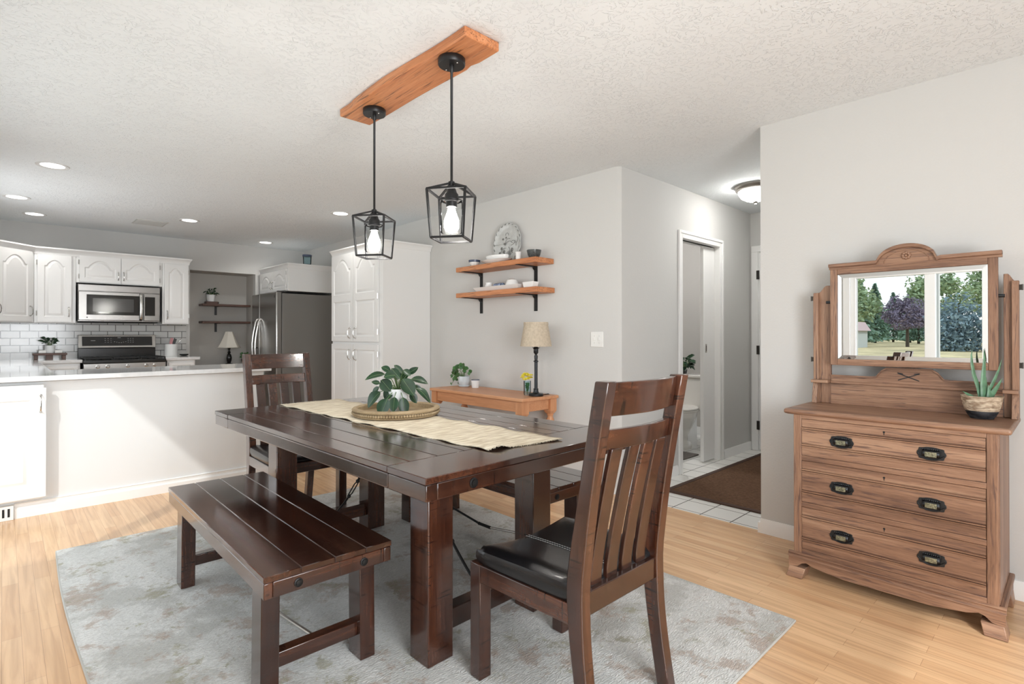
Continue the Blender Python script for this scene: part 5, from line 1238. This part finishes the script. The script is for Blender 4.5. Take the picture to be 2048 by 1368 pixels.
# ------------------------------------------------------------------ table runner, tray, plant
rn_ = thing('table_runner', 'cream woven jute table runner with fringed ends on the table', 'table runner', (1.42, 2.4, TT))
c00, c10, c01, c11 = Vector((1.292, 1.491)), Vector((1.654, 1.443)), Vector((1.215, 3.315)), Vector((1.60, 3.345))
def runner(u, v):
    p = (c00*(1-u)+c10*u)*(1-v)+(c01*(1-u)+c11*u)*v
    ex = .006*math.sin(v*46+u*2)*(1 if u < .5 else -1)*abs(2*u-1)
    z = TT+.0035+.0022*math.sin(v*58+2*u)*abs(2*u-1)**2+.0012*math.sin(v*23+u*9)
    if v < .06 and u < .28: z += .012*(1-v/.06)*(1-abs(u-.14)/.14)
    return (p.x+ex, p.y, z)
MB().grid(runner, 12, 120).build('cloth', 'jute', rn_, fix=False, solid=.003)
fg = MB(); rr2 = random.Random(8)
for k in range(64):
    u = (k+.5)/64
    for v, s_ in ((1, 1), (0, -1)):
        p = Vector(runner(u, v)); l_ = rr2.uniform(.008, .02)*(1 if s_ > 0 else .55); fg.tube([p, p+Vector((rr2.uniform(-.004, .004), s_*l_*.6, .002)), p+Vector((rr2.uniform(-.006, .006), s_*l_, -.0015))], .0011, 4)
fg.build('fringe', 'jute', rn_)
tcx, tcy = 1.512, 2.480; TR = .222; tz0 = TT+.0075
ty_ = thing('round_tray', 'round weathered wooden tray with beaded rim on the runner', 'tray', (tcx, tcy, tz0))
MB().lathe([(.001, 0), (TR-.006, 0), (TR, .004), (TR-.002, .009), (TR-.006, .011), (TR-.006, .026), (TR+.004, .028), (TR+.006, .034), (TR, .041), (TR-.018, .043), (TR-.026, .036), (TR-.028, .012), (.001, .010)], (tcx, tcy, tz0), 72).build('tray_body', 'traywood', ty_)
bd_ = MB()
for i in range(100):
    a = 2*math.pi*i/100; bd_.ball((tcx+(TR+.0)*math.cos(a), tcy+(TR+.0)*math.sin(a), tz0+.0175), .0078, 7, 5)
bd_.build('bead_border', 'traywood', ty_)
ppx, ppy = 1.535, 2.500
pp_ = thing('potted_plant', 'broad dark-leaved plant in a white pot on the round tray', 'plant', (ppx, ppy, tz0+.0105))
pz = tz0+.0105
MB().lathe([(.001, 0), (.040, 0), (.043, .004), (.050, .06), (.056, .105), (.057, .122), (.053, .122), (.050, .10), (.001, .10)], (ppx, ppy, pz), 36).build('pot', 'whitepot', pp_)
MB().lathe([(.001, .108), (.050, .108)], (ppx, ppy, pz), 24, caps=False).build('soil', 'soil', pp_, fix=False)
SCP = 376.0
def P3(u, v, d=0):   # offset from a viewing-plane sketch of the plant, in metres around its pot
    return Vector((ppx, ppy, 0))+rt*((u-800)/SCP)+Vector((0, 0, pz+.0+(832-v)/SCP))-fwv*d
LV = [((776, 757), (736, 768), 12, .03, .01), ((768, 791), (744, 823), 23, .05, .01), ((786, 802), (774, 837), 25, .11, .0), ((800, 799), (799, 828), 17, .115, 0), ((815, 800), (821, 836), 18, .10, 0),
      ((822, 795), (834, 818), 14, -.04, 0), ((838, 784), (867, 814), 14, .04, .012), ((826, 767), (860, 777), 13, 0, .008), ((818, 757), (839, 744), 11, -.02, 0), ((792, 739), (812, 758), 10, 0, 0),
      ((783, 753), (763, 744), 11, -.03, .004), ((797, 758), (776, 762), 16, .06, .004), ((770, 768), (790, 790), 22, .05, 0), ((812, 765), (836, 798), 25, .06, 0), ((788, 745), (806, 766), 14, .03, 0),
      ((760, 783), (746, 800), 12, -.02, 0), ((800, 770), (818, 752), 15, -.05, 0), ((782, 780), (764, 770), 16, .0, 0), ((790, 788), (776, 806), 20, .04, 0), ((806, 778), (822, 790), 18, -.08, 0), ((795, 770), (785, 752), 14, -.08, 0),
      ((812, 748), (826, 760), 12, .02, 0), ((765, 775), (748, 772), 8, .02, 0), ((830, 780), (846, 800), 10, -.06, 0), ((780, 795), (768, 812), 14, -.06, 0)]
lm_ = MB(); st = MB(); LL = []
for (b_, t_, w_, d_, dr_) in LV:
    A = P3(*b_, d_*.8); Bv = P3(*t_, d_); LL.append((A, Bv, w_/SCP*1.15, dr_, tuple((-fwv+Vector((0, 0, .45))+rt*((t_[0]-800)/90)).normalized())))
    o0 = Vector((ppx, ppy, pz+.10)); st.tube([o0, (o0+A)/2+Vector((0, 0, .02)), A, A+(Bv-A)*.3], [.0025, .0022, .0018, .0008], 6)
leafy(LL, lm_); lm_.build('leaves', 'leaf', pp_, fix=False); st.build('stems', 'stem', pp_)
rb = MB()
for (A, Bv, w_, dr_, fn) in LL:
    A, Bv = Vector(A), Vector(Bv); f_ = Vector(fn); rb.tube([A+(Bv-A)*k/6+Vector((0, 0, dr_*math.sin(math.pi*k/6)))+f_*.0006 for k in range(7)], .0008, 4)
rb.build('leaf_ribs', 'leafrib', pp_)

# ------------------------------------------------------------------ outdoors (seen in the mirror)
GZ = -.30
def foliage_mat(name, c, var=.5, scale=1.2):
    m, n, l, b = new_mat(name); t = n.new('ShaderNodeTexCoord'); x = n.new('ShaderNodeTexNoise'); x.inputs['Scale'].default_value = scale; x.inputs['Detail'].default_value = 8; x.inputs['Roughness'].default_value = .75
    r = n.new('ShaderNodeValToRGB'); r.color_ramp.elements[0].position = .38; r.color_ramp.elements[1].position = .62
    r.color_ramp.elements[0].color = (*[v*(1-var) for v in c], 1); r.color_ramp.elements[1].color = (*[v*(1+var) for v in c], 1)
    l.new(t.outputs['Object'], x.inputs[0]); l.new(x.outputs[0], r.inputs[0]); l.new(r.outputs[0], b.inputs['Base Color']); b.inputs['Roughness'].default_value = .9
    u = n.new('ShaderNodeBump'); u.inputs['Strength'].default_value = 1; u.inputs['Distance'].default_value = .5; l.new(x.outputs[0], u.inputs['Height']); l.new(u.outputs[0], b.inputs['Normal']); return m
M['grass'] = foliage_mat('dry_golden_grass', (.62, .50, .28), .3, .25)
M['fol_green'] = foliage_mat('green_foliage', (.46, .58, .34), .35, .8); M['fol_pine'] = foliage_mat('pine_foliage', (.33, .48, .36), .35, .8)
M['fol_purple'] = foliage_mat('purple_foliage', (.36, .30, .40), .35, .8); M['fol_blue'] = foliage_mat('blue_spruce_foliage', (.33, .45, .50), .35, .8)
M['bark'] = plain('grey_bark', (.10, .08, .06), .9); M['siding'] = plain('pale_grey_siding', (.45, .48, .48), .8); M['roofing'] = plain('pinkish_roof', (.48, .36, .36), .8)
struct(B(-190, XL-.8, -90, 170, GZ-.2, GZ), 'ground', 'grass')
struct(B(XL-3.4, XL-.13, -2.5, 4.7, GZ, -.05), 'ground_patio', plain('patio_concrete', (.52, .51, .49), .9))
def tree(x, y, w, h, mat, shape, label, seed):
    rn = random.Random(seed)
    t = thing('tree', label, 'tree', (x, y, GZ), 'trees across the field')
    MB().tube([(x, y, GZ), (x+w*.01, y, GZ+h*.3), (x, y, GZ+h*.75)], [w*.04, w*.03, w*.008], 8).build('trunk', 'bark', t)
    m_ = MB(); N = 3400
    blobs = [(rn.uniform(0, 2*math.pi), rn.uniform(-.6, 1.3), rn.uniform(.45, .8), rn.uniform(.16, .28)) for _ in range(26)]
    for i in range(N):
        if shape == 'cone':
            f = rn.random()**.75; f = 1-f if False else f; z = .06+.94*(1-f); lay = (z*11) % 1
            r = w*.5*(f**.8)*(.55+.45*(1-lay))*rn.uniform(.55, 1.02); a = rn.uniform(0, 2*math.pi)
            c_ = Vector((x+r*math.cos(a), y+r*math.sin(a), GZ+h*z-.12*r)); sz = w*rn.uniform(.035, .07); d = Vector((math.cos(a), math.sin(a), -.35+rn.uniform(-.4, .3)))
        else:
            ba, be, bq, br = blobs[i % 26]; th = rn.uniform(0, 2*math.pi); ph = math.acos(rn.uniform(-1, 1)); rr = w*br*rn.uniform(.6, 1.05)
            c_ = Vector((x+w*.5*bq*math.cos(ba)*math.cos(be)+rr*math.sin(ph)*math.cos(th), y+w*.5*bq*math.sin(ba)*math.cos(be)+rr*math.sin(ph)*math.sin(th), GZ+h*.56+h*.40*bq*math.sin(be)+rr*.8*math.cos(ph)))
            if shape == 'low': c_.z = GZ+(c_.z-GZ)*rn.uniform(.02, 1)
            sz = w*rn.uniform(.025, .05); d = Vector((rn.uniform(-1, 1), rn.uniform(-1, 1), rn.uniform(-1, .6)))
        d.normalize(); p = d.cross(Vector((rn.uniform(-1, 1), rn.uniform(-1, 1), rn.uniform(-1, 1)))).normalized()
        m_.add([c_-d*sz, c_+p*sz*.5, c_+d*sz, c_-p*sz*.5], [(0, 1, 2, 3)])
    m_.build('crown', mat, t, fix=False)
# (x, y, width, height, material, shape)
TREES = [(-73, 20.2, 7.4, 9.8, 'fol_green', 'round', 'big green leafy tree at the left of the mirror reflection'),
         (-88, 22.9, 6.5, 10.2, 'fol_pine', 'cone', 'tall pine behind the outbuilding in the mirror reflection'),
         (-104, 24.2, 5.6, 10.4, 'fol_pine', 'cone', 'pine at the left of the sky gap in the mirror reflection'),
         (-118, 24.3, 5, 9.6, 'fol_pine', 'cone', 'distant short pine under the sky gap in the mirror reflection'),
         (-112, 20.6, 4.6, 9.6, 'fol_pine', 'cone', 'pine behind the purple tree in the mirror reflection'),
         (-100, 17.4, 5, 10.6, 'fol_pine', 'cone', 'tall pine reflected beside the window mullion'),
         (-72, 13.9, 4.9, 6.6, 'fol_purple', 'round', 'purple-leaved tree reflected in the middle of the mirror'),
         (-56, 7.3, 5.2, 5.6, 'fol_blue', 'low', 'broad blue-green spruce reflected in the right half of the mirror'),
         (-84, 12.6, 7, 10.8, 'fol_green', 'round', 'tall green tree above the spruce in the mirror, beside the mullion'),
         (-100, 8.2, 8, 12.5, 'fol_green', 'round', 'tall green tree above the spruce in the mirror, at its right edge'),
         (-56, 1.5, 5.2, 5.6, 'fol_blue', 'low', 'second blue-green spruce past the right edge of the mirror reflection'),
         (-98, -1.5, 8, 12.0, 'fol_green', 'round', 'green tree beyond the right edge of the mirror reflection'),
         (-125, 29.0, 6, 9.6, 'fol_pine', 'cone', 'far pine behind the leafy tree in the mirror reflection')]
for i, a in enumerate(TREES): tree(*a, 40+i)
hs = thing('house', 'pale grey outbuilding with pinkish roof reflected among the trees', 'building', (-64, 17.4, GZ))
B(-66, -61, 16.6, 18.2, GZ, GZ+1.9).build('walls', 'siding', hs)
MB().prism([(16.3, GZ+1.9), (18.5, GZ+1.9), (18.1, GZ+2.9), (16.9, GZ+2.9)], 'x', -66.3, -60.7).build('roof', 'roofing', hs)
